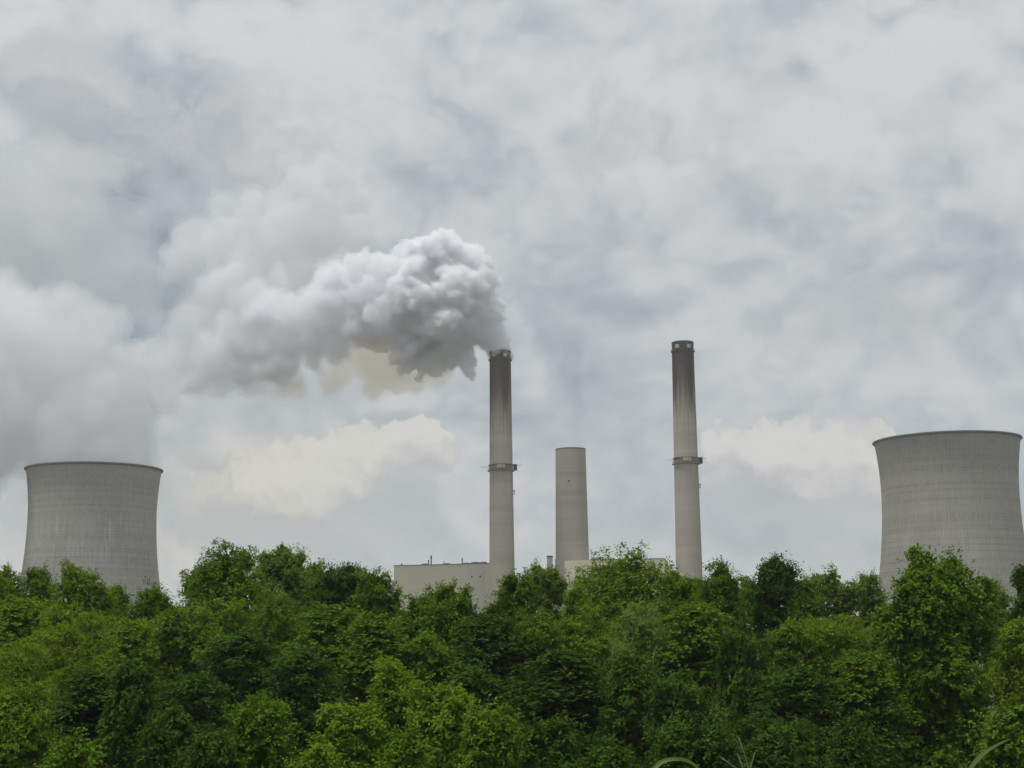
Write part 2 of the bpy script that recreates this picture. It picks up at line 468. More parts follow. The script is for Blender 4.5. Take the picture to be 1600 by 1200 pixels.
def leaf_mat(name, c_dark, c_light, trans):
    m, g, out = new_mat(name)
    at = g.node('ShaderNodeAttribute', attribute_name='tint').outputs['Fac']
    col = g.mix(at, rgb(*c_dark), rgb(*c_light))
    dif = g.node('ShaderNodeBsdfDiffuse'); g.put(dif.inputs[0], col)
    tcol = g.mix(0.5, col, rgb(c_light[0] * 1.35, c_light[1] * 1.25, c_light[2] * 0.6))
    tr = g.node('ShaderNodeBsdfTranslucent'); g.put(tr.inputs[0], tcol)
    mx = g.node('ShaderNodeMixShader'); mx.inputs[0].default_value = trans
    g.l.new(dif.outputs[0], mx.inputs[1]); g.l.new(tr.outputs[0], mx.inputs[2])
    g.l.new(mx.outputs[0], out.inputs['Surface'])
    return m

def bark_mat():
    m, g, out = new_mat('bark')
    t = g.node('ShaderNodeTexCoord').outputs['Object']
    n = g.noise(g.v('MULTIPLY', t, (6.0, 6.0, 1.2)), 1.0, 6.0, 0.65)
    col = g.mix(n, rgb(0.035, 0.027, 0.02), rgb(0.15, 0.125, 0.10))
    principled(g, out, col, 0.95, n, 0.03)
    return m

def smoke_mat(name, color, density, aniso=0.25):
    m, g, out = new_mat(name)
    p = g.node('ShaderNodeVolumePrincipled')
    p.inputs['Color'].default_value = rgb(*color); p.inputs['Density'].default_value = density
    p.inputs['Anisotropy'].default_value = aniso
    g.l.new(p.outputs[0], out.inputs['Volume'])
    return m

M = {}
M['tower_a'] = concrete_tower_mat('tower_concrete_pale', (0.378, 0.364, 0.335), 11.0, 96.0, 0.55)
M['tower_b'] = concrete_tower_mat('tower_concrete_dull', (0.346, 0.331, 0.300), 37.0, 84.0, 0.22)
M['rim'] = plain('rim_concrete', (0.16, 0.152, 0.145), 0.9, 0, 0.25, 0.3)
M['inner'] = plain('inner_concrete', (0.16, 0.155, 0.15), 0.9, 0, 0.25, 0.1)
M['steel_dark'] = plain('dark_steel', (0.055, 0.055, 0.058), 0.6, 0.3)
M['steel_rust'] = plain('rusty_gallery_steel', (0.20, 0.165, 0.135), 0.75, 0.1, 0.35, 0.8)
M['box_pale'] = plain('pale_enamel_box', (0.40, 0.375, 0.315), 0.5, 0.0, 0.08)
M['clad'] = plain('cream_cladding', (0.62, 0.575, 0.435), 0.7, 0.0, 0.05, 0.12)
M['clad_grey'] = plain('grey_green_cladding', (0.56, 0.56, 0.485), 0.65, 0.0, 0.05, 0.2)
M['trim'] = plain('roof_trim', (0.16, 0.155, 0.145), 0.7, 0.2)
M['duct'] = plain('galvanised_duct', (0.34, 0.35, 0.36), 0.55, 0.4, 0.2, 0.6)
M['bark'] = bark_mat()
M['bird'] = plain('dark_feathers', (0.03, 0.03, 0.032), 0.8)
LEAVES = {
    'yellow': leaf_mat('leaf_yellow_green', (0.090, 0.155, 0.011), (0.215, 0.300, 0.024), 0.38),
    'light': leaf_mat('leaf_fresh_green', (0.070, 0.140, 0.011), (0.185, 0.284, 0.024), 0.36),
    'mid': leaf_mat('leaf_mid_green', (0.044, 0.104, 0.010), (0.150, 0.248, 0.022), 0.33),
    'dark': leaf_mat('leaf_deep_green_with_shade', (0.019, 0.052, 0.009), (0.080, 0.146, 0.019), 0.27),  # deep green, darkened further so the colour carries the lower wood's shade
    'pale': leaf_mat('leaf_pale_silver_green', (0.085, 0.148, 0.026), (0.200, 0.282, 0.052), 0.38),
    'vine': leaf_mat('leaf_vine_green_with_shade', (0.018, 0.050, 0.009), (0.083, 0.152, 0.019), 0.27),  # creeper green with the shade of the lower wood put into the colour
}

# ------------------------------------------------------------------ ground
def ground_z(x, y):
    t = min(1.0, max(0.0, (y - 13.0) / 42.0)); t = t * t * (3 - 2 * t)
    t2 = min(1.0, max(0.0, (y - 45.0) / 55.0)); t2 = t2 * t2 * (3 - 2 * t2)
    return -5.0 * t - 2.6 * t2 + 0.25 * math.sin(x * 0.21 + 1.3) * t + 0.2 * math.sin(y * 0.17 + x * 0.07) * t

gm, g, out = new_mat('ground_soil')
tco = g.node('ShaderNodeTexCoord').outputs['Object']
n1 = g.noise(tco, 0.6, 8.0, 0.62); n2 = g.noise(tco, 0.05, 4.0, 0.5)
gc = g.mix(n1, rgb(0.035, 0.045, 0.014), rgb(0.07, 0.085, 0.025))
gc = g.mix(g.ss(n2, 0.42, 0.62), gc, rgb(0.07, 0.055, 0.035))
principled(g, out, gc, 0.95, n1, 0.05)
xs = np.unique(np.concatenate([np.linspace(-6000, -140, 14), np.linspace(-140, 140, 71), np.linspace(140, 6000, 14)]))
ys = np.unique(np.concatenate([np.linspace(-6000, -40, 8), np.linspace(-40, 160, 61), np.linspace(160, 7000, 16)]))
gv = np.array([(x, y, ground_z(x, y)) for y in ys for x in xs])
nx = len(xs); gq = [(j * nx + i, j * nx + i + 1, (j + 1) * nx + i + 1, (j + 1) * nx + i) for j in range(len(ys) - 1) for i in range(nx - 1)]
tag(obj('ground', quads_mesh('ground', gv, gq, gm, True)), 'dark soil and weeds sloping down under the trees', 'ground', kind='structure')
PLANT_Z = -7.6

# ------------------------------------------------------------------ cooling towers
def cooling_tower(label, x, y, ztop, rtop, rneck, neck_drop, mat, rz):
    """Hyperboloid shell from the plant ground to ztop with a projecting rim."""
    t = thing('cooling_tower', label, 'cooling tower', (x, y, PLANT_Z), rz, 'cooling towers of the power plant')
    Hh = ztop - PLANT_Z; zt = Hh - neck_drop
    bu = neck_drop / math.sqrt((rtop / rneck) ** 2 - 1); bl = bu * 1.28
    def rad(z): return rneck * math.sqrt(1 + ((z - zt) / (bu if z > zt else bl)) ** 2)
    zs = np.linspace(0, Hh - 1.3, 74)
    prof = [(rad(z), z) for z in zs]
    inner = [(rad(z) - 0.9, z) for z in zs[::-1][:40]]
    MB().lathe(prof, 144).build('shell', mat, t, smooth=True)
    MB().lathe(inner, 96).build('inner_wall', M['inner'], t, smooth=True)
    r = rad(Hh - 1.3)
    MB().lathe([(r - 0.95, Hh - 1.4), (r + 0.25, Hh - 1.4), (r + 1.25, Hh - 0.7), (r + 1.25, Hh), (r - 0.95, Hh)], 144, closed=True).build('rim', M['rim'], t)
    return t
cooling_tower('grey hyperboloid cooling tower with pale lime streaks, steam rising from it', -278.97, 1060.00, 133.63, 43.95, 41.39, 30.72, M['tower_a'], 0.3)
cooling_tower('dull grey hyperboloid cooling tower without steam, behind the tall dense sycamore', 273.57, 1000.00, 139.27, 44.70, 41.80, 33.89, M['tower_b'], 1.1)

# ------------------------------------------------------------------ sooty chimneys
def gallery(t, z, r, w, mat, nposts=28):
    """Ring walkway with handrail round a chimney."""
    gl_ = MB().lathe([(r - 0.02, z - 0.5), (r + w, z - 0.35), (r + w, z), (r - 0.02, z)], 56, closed=True).build('gallery', mat, t)
    rb = MB().lathe([(r + w - 0.12, z + 1.15), (r + w, z + 1.15), (r + w, z + 1.32), (r + w - 0.12, z + 1.32)], 56, closed=True)
    for k in range(nposts):
        a = 2 * math.pi * k / nposts
        rb.box(((r + w - 0.06) * math.cos(a), (r + w - 0.06) * math.sin(a), z + 0.6), (0.09, 0.09, 1.15), a)
    rb.build('handrail', mat, gl_)
    return gl_

def chimney(label, x, y, ztop, rtop, rbot_px, seed, rz):
    t = thing('chimney', label, 'chimney', (x, y, PLANT_Z), rz, 'tall sooty chimneys of the power plant')
    Hh = ztop - PLANT_Z
    def rad(z): return rtop + (rbot_px - rtop) * (1 - z / Hh) ** 1.15
    mat = stack_mat('sooty_concrete', (0.420, 0.383, 0.326), Hh, seed, 1.0)
    zs = np.linspace(0, Hh - 6.0, 60)
    MB().lathe([(rad(z), z) for z in zs], 72).build('shaft', mat, t, smooth=True)
    # cap: slightly narrower collar, dark lip with a real mouth
    MB().lathe([(rad(Hh - 6) - 0.12, Hh - 6.05), (rtop - 0.15, Hh - 2.3)], 72).build('collar', mat, t, smooth=True)
    MB().lathe([(rtop - 1.0, Hh - 14), (rtop - 1.0, Hh), (rtop - 0.02, Hh), (rtop + 0.08, Hh - 0.5), (rtop + 0.08, Hh - 2.4), (rtop - 0.6, Hh - 2.4)], 72).build('lip', M['soot'], t, smooth=False)
    gallery(t, Hh - 6.0, rad(Hh - 6.0), 0.75, M['steel_dark'], 24)
    for a in (4.10, 5.18):                                   # pale beacon boxes on the collar
        MB().box((0, 0, 0), (0.9, 2.5, 2.4)).build('beacon_box', M['box_pale'], t, ((rtop + 0.15) * math.cos(a), (rtop + 0.15) * math.sin(a), Hh - 3.6), a)
    zg = Hh - 79.5
    rg = rad(zg)
    MB().lathe([(rg + 0.05, zg + 0.1), (rg + 0.22, zg + 0.1), (rg + 0.22, zg + 3.6), (rg + 0.05, zg + 3.6)], 72, closed=True).build('collar_band', M['steel_rust'], t)
    gallery(t, zg, rg + 0.22, 1.0, M['steel_rust'], 32)
    MB().lathe([(rg + 0.25, zg + 3.3), (rg + 0.7, zg + 3.3), (rg + 0.7, zg + 3.7), (rg + 0.25, zg + 3.7)], 56, closed=True).build('upper_rail', M['steel_dark'], t)
    a = -math.pi / 2 - 0.03
    pb = MB().box((0, 0, 0), (0.5, 5.2, 2.3)).build('instrument_cabinet', M['box_pale'], t, ((rg + 0.75) * math.cos(a), (rg + 0.75) * math.sin(a), zg + 2.0), a)
    MB().box((0.28, 1.2, 0.1), (0.1, 0.7, 0.9)).build('cabinet_door', M['trim'], pb)
    eb = MB()
    eb.box((rg + 1.5, -0.6, zg + 0.15), (2.6, 2.4, 0.25)); eb.box((rg + 1.5, -0.6, zg + 3.9), (2.6, 2.4, 0.25))
    eb.box((rg + 0.55, -0.6, zg + 2.0), (0.25, 2.4, 3.6)); eb.box((rg + 2.65, -0.6, zg + 2.0), (0.3, 2.4, 3.6)); eb.box((rg + 1.6, 0.45, zg + 2.0), (2.2, 0.3, 3.6))
    eb.build('side_cabin', M['steel_dark'], t)
    for (p0, p1) in (((-rg - 0.3, -0.3, zg + 2.6), (-rg - 5.4, -0.3, zg + 2.5)), ((rg + 2.8, -0.6, zg + 3.4), (rg + 6.2, -0.6, zg + 3.5))):
        MB().tube([p0, p1], [0.13, 0.09], 5).build('probe', M['steel_dark'], t)
    zd = Hh - 95
    dv = MB(); rd = rad(zd)
    dv.box((rd + 0.45, -0.8, zd), (0.9, 1.3, 0.4)); dv.tube([(rd + 0.6, -0.8, zd), (rd + 0.6, -0.8, zd + 2.6)], 0.28, 6); dv.box((rd + 0.5, -0.8, zd + 2.2), (1.1, 0.9, 0.5))
    dv.build('warning_lamp', M['steel_dark'], t)
    lb = MB(); a = -0.55                                       # ladder up the right-hand flank
    for s_ in (-0.3, 0.3):
        pts = [((rad(z) + 0.28) * math.cos(a) - s_ * math.sin(a), (rad(z) + 0.28) * math.sin(a) + s_ * math.cos(a), z) for z in np.linspace(2, Hh - 7, 9)]
        lb.tube(pts, 0.05, 4)
    lb.build('ladder', M['steel_rust'], t)
    return t
M['soot'] = plain('soot_black', (0.035, 0.033, 0.032), 0.95, 0, 0.4, 0.6)
chimney('tall soot stained concrete chimney with white smoke pouring from its mouth', -7.63, 1040.00, 207.37, 7.04, 8.82, 3.0, 0.0)
chimney('tall soot stained concrete chimney with no smoke, between plain chimney and right cooling tower', 111.15, 1020.00, 208.15, 7.07, 9.04, 17.0, 0.0)

def plain_chimney(label, x, y, ztop, rtop, rbot):
    t = thing('chimney', label, 'chimney', (x, y, PLANT_Z))
    Hh = ztop - PLANT_Z
    mat = stack_mat('plain_stack_concrete', (0.365, 0.334, 0.288), Hh, 71.0, 0.0)
    def rad(z): return rtop + (rbot - rtop) * (1 - z / Hh)
    MB().lathe([(rad(z), z) for z in np.linspace(0, Hh, 50)], 72).build('shaft', mat, t, smooth=True)
    MB().lathe([(rtop - 0.9, Hh - 12), (rtop - 0.9, Hh + 0.35), (rtop + 0.12, Hh + 0.35), (rtop + 0.12, Hh - 0.55), (rtop - 0.3, Hh - 0.55)], 72).build('lip', M['inner'], t)
    a = -math.pi / 2 - 0.18
    MB().box((0, 0, 0), (0.5, 0.9, 1.2)).build('port', M['steel_dark'], t, (rad(Hh - 22) * math.cos(a), rad(Hh - 22) * math.sin(a), Hh - 22), a)
    return t
plain_chimney('shorter thick plain grey chimney without soot or gallery, between the two sooty ones', 38.67, 1060.00, 143.98, 10.02, 12.11)

# ------------------------------------------------------------------ plant buildings
def power_house(x0, y0, x1, y1, depth, ztop):
    L = math.hypot(x1 - x0, y1 - y0); a = math.atan2(y1 - y0, x1 - x0); Hh = ztop - PLANT_Z
    t = thing('power_house', 'long cream flat-roofed power house left of the smoking chimney', 'building', (x0, y0, PLANT_Z), a)
    MB().box((L / 2, depth / 2, Hh / 2), (L, depth, Hh)).build('wall', M['clad'], t)
    MB().box((L / 2, depth / 2, Hh + 0.3), (L + 0.5, depth + 0.5, 0.5)).build('roof_trim', M['trim'], t)
    s = L / 150.0                                              # metres per photo pixel along the front
    for (a0, a1, nm, mt) in ((113.5, 134.5, 'wall_panel', M['clad_grey']), (136.0, 146.5, 'wall_panel', M['clad'])):
        w = MB().box(((a0 + a1) / 2 * s, -0.12, Hh / 2 - 0.2), ((a1 - a0) * s, 0.3, Hh - 0.4)).build(nm, mt, t)
        if mt is M['clad_grey']:
            w['label'] = 'grey green strip of cladding with two small vents'
            for q in (117.0, 129.5):
                MB().box((q * s, -0.36, Hh - 8.2), (1.0, 0.25, 1.1)).build('vent', M['steel_dark'], w)
    for k in range(1, 9):                                      # cladding seams, standing proud of the wall
        MB().box((k * 12.6 * s, -0.02, Hh / 2), (0.08, 0.10, Hh - 0.2)).build('seam', M['clad'], t)
    for (q, w, h) in ((10, 1.4, 1.4), (45, 5.0, 1.0), (50.5, 1.0, 3.2), (54.5, 1.2, 6.2), (73.5, 0.5, 2.2), (78, 5.5, 0.9), (101, 1.0, 3.8), (107, 5.5, 0.9), (121, 7.0, 1.3), (133, 5.0, 1.3), (147, 3.0, 1.0)):
        b = MB()
        if h > 2:
            b.tube([(0, 0, 0), (0, 0, h * 0.72)], w * 0.36, 8); b.tube([(0, 0, h * 0.72), (0, 0, h)], [w * 0.55, w * 0.4], 8)
        else:
            b.lathe([(w / 2, 0), (w / 2, h * 0.45), (w * 0.33, h * 0.85), (0.05, h)], 12)
        b.build('roof_vent', M['steel_dark'] if h > 2 else M['trim'], t, (q * s, 3.0, Hh + 0.5))
    return t
power_house(-80.94, 1085.00, -13.12, 1070.00, 55.0, 69.26)
L_ = 62.72; H_ = 67.10 - PLANT_Z
t = thing('boiler_house', 'tall cream boiler house half hidden behind the big round tree', 'building', (31.95, 1012.00, PLANT_Z), -0.1440)
MB().box((L_ / 2, 24, H_ / 2), (L_, 48, H_)).build('wall', M['clad'], t)
MB().box((L_ / 2 + 8, 24, H_ + 0.2), (L_ - 15.6, 48.4, 0.4)).build('roof_trim', M['trim'], t)
for k in range(1, 8): MB().box((k * 8.0, -0.05, H_ / 2), (0.16, 0.16, H_ - 0.2)).build('seam', M['clad'], t)
for q in (18.0, 21.0): MB().lathe([(1.6, 0), (1.6, 1.0), (1.0, 1.6), (0.05, 1.9)], 10).build('roof_vent', M['trim'], t, (q, 4.0, H_ + 0.4))
t = thing('conveyor_gallery', 'sloping covered conveyor running down from boiler house towards the right sooty chimney', 'conveyor', (94.96, 1006.00, PLANT_Z))
dx, dz = 11.89, -4.50; h0 = 62.10 - PLANT_Z
b = MB(); n_ = 4
for (x_, z_) in ((0.6, h0), (dx, h0 + dz)):
    for (y_, e_) in ((-2, 0), (2, 0), (2, -3.4), (-2, -3.4)): b.v.append((x_, y_, z_ + e_))
for f in ((0, 1, 2, 3), (7, 6, 5, 4), (0, 4, 5, 1), (1, 5, 6, 2), (2, 6, 7, 3), (3, 7, 4, 0)): b.face(f)
b.build('gallery_wall', M['clad'], t)
for u in (0.35, 0.85):
    tb = MB()
    for y_ in (-1.7, 1.7): tb.tube([(dx * u, y_ * 1.5, 0), (dx * u, y_, h0 + dz * u - 3.3)], 0.25, 6)
    tb.build('trestle', M['steel_dark'], t)
t = thing('vent_stack', 'slim grey steel vent stack with dark top, left of the plain chimney', 'vent stack', (23.12, 1030.00, PLANT_Z))
H_ = 71.41 - PLANT_Z; r_ = 1.82
MB().lathe([(r_, 0), (r_, H_ - 0.9)], 20).build('duct', M['duct'], t, smooth=True)
MB().lathe([(r_ + 0.12, H_ - 1.0), (r_ + 0.2, H_), (r_ - 0.5, H_), (r_ - 0.5, H_ - 3)], 20).build('lip', M['steel_dark'], t)
MB().tube([(r_ + 1.6, 0, 0), (r_ + 1.6, 0, H_ - 1.8)], 0.16, 6).build('side_pipe', M['steel_dark'], t)
for z_ in (H_ - 6, H_ - 14): MB().box((r_ + 0.75, 0, z_), (1.7, 0.2, 0.2)).build('bracket', M['steel_dark'], t)


# ------------------------------------------------------------------ smoke and steam
def billows(spheres, voxel, levels, seed, up=0.25):
    """Cauliflower heap: every ball carries smaller balls, those carry smaller ones; returns a signed field on a grid."""
    rng = np.random.default_rng(seed)
    S = np.array(spheres, dtype=float)                       # x y z r detail
    layers = [S]
    cur = S
    for lv in range(levels):
        n = (13, 11, 9)[lv]
        keep = cur[cur[:, 4] > lv]
        if len(keep) == 0: break
        d = rng.normal(size=(len(keep), n, 3)); d[:, :, 2] += up
        d /= np.linalg.norm(d, axis=2, keepdims=True)
        rr = keep[:, None, 3] * rng.uniform(0.30, 0.52, (len(keep), n))
        c = keep[:, None, :3] + d * (keep[:, None, 3] * rng.uniform(0.72, 0.98, (len(keep), n)))[:, :, None]
        nxt = np.concatenate([c.reshape(-1, 3), rr.reshape(-1, 1), np.repeat(keep[:, 4], n)[:, None]], 1)
        nxt = nxt[nxt[:, 3] > voxel * 1.3]
        layers.append(nxt); cur = nxt
    A = np.concatenate(layers)
    lo = (A[:, :3] - A[:, 3:4]).min(0) - voxel * 8; hi = (A[:, :3] + A[:, 3:4]).max(0) + voxel * 8
    dim = np.ceil((hi - lo) / voxel).astype(int) + 1
    Fd = np.full(dim, -8.0 * voxel, dtype=np.float32)
    pad = 3.0 * voxel
    for x, y, z, r, _ in A:
        c = (np.array((x, y, z)) - lo) / voxel; R = (r + pad) / voxel
        i0 = np.maximum(np.floor(c - R).astype(int), 0); i1 = np.minimum(np.ceil(c + R).astype(int) + 1, dim)
        gx = (np.arange(i0[0], i1[0]) - c[0]) ** 2; gy = (np.arange(i0[1], i1[1]) - c[1]) ** 2; gz = (np.arange(i0[2], i1[2]) - c[2]) ** 2
        dd = r - voxel * np.sqrt(gx[:, None, None] + gy[None, :, None] + gz[None, None, :], dtype=np.float32)
        w = Fd[i0[0]:i1[0], i0[1]:i1[1], i0[2]:i1[2]]
        np.maximum(w, dd, out=w)
    return Fd, lo
def blur(Fd, n=1):
    for _ in range(n):
        for ax in range(3):
            Fd = 0.5 * Fd + 0.25 * (np.roll(Fd, 1, ax) + np.roll(Fd, -1, ax))
    return Fd
def roughen(Fd, voxel, seed, octaves):
    """Adds smooth random relief (cell size in metres, amplitude in metres) to the field."""
    rng = np.random.default_rng(seed)
    for cell, amp in octaves:
        k = cell / voxel
        g_ = rng.uniform(-1, 1, [int(n / k) + 3 for n in Fd.shape]).astype(np.float32)
        for ax in range(3):
            x = np.arange(Fd.shape[ax]) / k; i = x.astype(int); f = x - i; f = (f * f * (3 - 2 * f)).astype(np.float32)
            sh = [1, 1, 1]; sh[ax] = -1; f = f.reshape(sh)
            g_ = np.take(g_, i, ax) * (1 - f) + np.take(g_, i + 1, ax) * f
        Fd = Fd + amp * g_
    return Fd
def iso_mesh(name, Fd, lo, voxel, iso, mat):
    grid = openvdb.FloatGrid(background=8.0 * voxel)
    grid.copyFromArray(np.ascontiguousarray(-Fd, dtype=np.float32))
    pts, quads = grid.convertToQuads(isovalue=float(-iso))
    return quads_mesh(name, pts * voxel + lo, np.ascontiguousarray(quads), mat, True)

PLUME = [
    (-7.6, 1040.0, 207.4, 6.78, 3),
    (-8.6, 1040.0, 211.7, 6.79, 3),
    (-10.3, 1040.0, 219.1, 7.65, 3),
    (-14.4, 1038.5, 228.4, 8.08, 3),
    (-13.1, 1037.9, 237.8, 7.66, 3),
    (-19.9, 1039.3, 245.2, 9.39, 3),
    (-24.1, 1037.4, 234.7, 11.06, 3),
    (-14.7, 1038.1, 254.4, 6.41, 3),
    (-19.7, 1039.5, 265.8, 6.86, 3),
    (-27.1, 1042.2, 272.3, 7.75, 3),
    (-29.2, 1042.1, 262.2, 10.31, 3),
    (-42.1, 1041.9, 275.5, 10.78, 3),
    (-51.3, 1038.0, 275.5, 10.32, 3),
    (-61.3, 1040.2, 275.2, 8.19, 3),
    (-35.4, 1034.1, 251.5, 14.05, 3),
    (-46.5, 1045.0, 260.9, 14.65, 3),
    (-63.3, 1037.8, 254.9, 14.55, 3),
    (-41.9, 1036.5, 236.9, 15.32, 3),
    (-58.9, 1036.6, 232.7, 17.02, 3),
    (-27.2, 1037.0, 221.7, 11.03, 3),
    (-39.9, 1037.3, 217.5, 13.57, 3),
    (-17.6, 1042.0, 217.0, 6.81, 3),
    (-63.6, 1042.9, 214.6, 12.79, 3),
    (-46.5, 1042.3, 207.8, 10.63, 3),
    (-32.9, 1041.6, 207.5, 7.65, 3),
    (-29.9, 1039.0, 198.8, 4.65, 3),
    (-27.8, 1039.6, 192.4, 2.96, 3),
    (-26.6, 1040.1, 189.1, 1.69, 3),
    (-41.0, 1040.9, 203.1, 5.52, 3),
    (-58.4, 1041.7, 200.0, 6.80, 3),
    (-67.7, 1041.7, 200.1, 6.37, 3),
    (-74.7, 1038.2, 203.8, 6.36, 3),
    (-73.5, 1040.3, 193.9, 3.82, 3),
    (-61.3, 1040.3, 190.3, 2.54, 3),
    (-51.5, 1040.0, 194.5, 4.24, 3),
    (-46.0, 1030.8, 222.7, 12.66, 3),
    (-67.0, 1029.9, 240.0, 12.71, 3),
    (-22.7, 1033.3, 251.2, 8.50, 3),
    (-33.2, 1029.1, 235.1, 8.44, 3),
    (-18.6, 1033.3, 233.8, 5.93, 3),
]
MIDDLE = [
    (-61.2, 1039.1, 275.0, 8.51, 3),
    (-63.4, 1040.7, 255.6, 15.18, 3),
    (-73.9, 1048.6, 274.4, 9.03, 3),
    (-84.6, 1038.0, 263.9, 10.72, 3),
    (-97.1, 1043.4, 268.9, 8.10, 3),
    (-105.7, 1043.2, 265.4, 8.99, 3),
    (-79.7, 1041.5, 246.3, 15.17, 3),
    (-95.3, 1039.0, 246.7, 14.27, 3),
    (-110.8, 1044.5, 249.1, 12.57, 3),
    (-80.5, 1041.8, 227.6, 16.01, 3),
    (-63.7, 1044.5, 214.9, 13.33, 3),
    (-97.8, 1044.2, 230.4, 13.39, 3),
    (-67.1, 1030.9, 240.2, 13.23, 3),
    (-83.9, 1030.9, 231.7, 11.46, 3),
    (-84.7, 1041.1, 216.6, 9.38, 3),
    (-95.3, 1040.5, 218.8, 8.54, 3),
    (-119.1, 1041.7, 252.0, 10.35, 3),
    (-123.1, 1040.5, 238.6, 10.31, 3),
]
SPREAD = [
    (-116.9, 1040.8, 258.3, 9.49, 3),
    (-123.4, 1041.9, 252.1, 8.63, 3),
    (-133.1, 1044.8, 247.6, 8.65, 3),
    (-114.4, 1038.7, 240.3, 13.72, 3),
    (-107.9, 1038.7, 225.0, 13.67, 3),
    (-91.4, 1044.0, 223.8, 11.14, 3),
    (-127.3, 1040.9, 232.2, 13.74, 3),
    (-137.1, 1043.2, 239.4, 10.35, 3),
    (-148.2, 1042.8, 242.9, 7.78, 3),
    (-157.6, 1042.3, 245.9, 6.49, 3),
    (-166.6, 1045.0, 245.4, 6.08, 3),
    (-146.4, 1040.5, 230.1, 12.04, 3),
    (-159.5, 1042.4, 232.9, 10.36, 3),
    (-170.1, 1041.3, 234.9, 8.64, 3),
    (-131.8, 1044.2, 217.7, 12.89, 3),
    (-114.4, 1041.4, 212.6, 10.26, 3),
    (-101.8, 1042.2, 216.1, 7.70, 2),
    (-149.0, 1045.0, 213.7, 12.06, 3),
    (-131.4, 1042.1, 203.4, 7.70, 2),
    (-165.7, 1043.4, 211.4, 11.20, 3),
    (-181.0, 1045.4, 211.9, 8.65, 2),
    (-146.1, 1040.9, 199.9, 7.70, 2),
    (-160.8, 1040.4, 197.8, 8.57, 2),
    (-118.7, 1041.9, 205.0, 5.98, 2),
]
LOOSE = [
    (-172.0, 1051.6, 254.0, 8.76, 3),
    (-180.4, 1050.8, 245.1, 10.50, 3),
    (-160.5, 1048.1, 240.7, 10.43, 3),
    (-173.3, 1048.6, 230.0, 12.17, 3),
    (-185.9, 1047.5, 225.5, 11.31, 3),
    (-177.4, 1049.7, 212.8, 12.15, 3),
    (-191.9, 1046.8, 212.3, 10.41, 3),
    (-164.7, 1051.4, 202.1, 10.39, 3),
    (-181.9, 1052.6, 195.9, 9.55, 2),
    (-199.3, 1053.5, 200.6, 11.34, 3),
    (-209.4, 1051.5, 193.8, 9.58, 3),
    (-218.1, 1052.4, 189.7, 7.86, 2),
    (-193.6, 1047.5, 186.5, 7.78, 2),
    (-153.5, 1048.9, 192.8, 7.75, 2),
    (-201.6, 1052.7, 215.8, 8.74, 2),
    (-227.1, 1051.2, 184.4, 6.54, 2),
    (-209.3, 1049.5, 206.5, 7.84, 2),
    (-196.0, 1052.3, 259.8, 7.93, 2),
    (-185.1, 1050.7, 265.9, 8.79, 2),
    (-204.4, 1051.9, 250.9, 8.80, 2),
]
FARSTEAM = [
    (-338.6, 1175.0, 325.9, 36.43, 2),
    (-299.2, 1174.9, 310.4, 24.77, 2),
    (-370.1, 1178.5, 357.4, 41.64, 2),
    (-403.4, 1167.9, 309.7, 50.42, 1),
    (-296.2, 1178.4, 338.9, 20.43, 2),
    (-334.1, 1188.4, 370.2, 27.82, 2),
    (-282.4, 1178.0, 291.1, 17.93, 2),
    (-415.3, 1165.2, 374.0, 46.50, 1),
    (-312.0, 1171.7, 285.0, 26.89, 2),
]
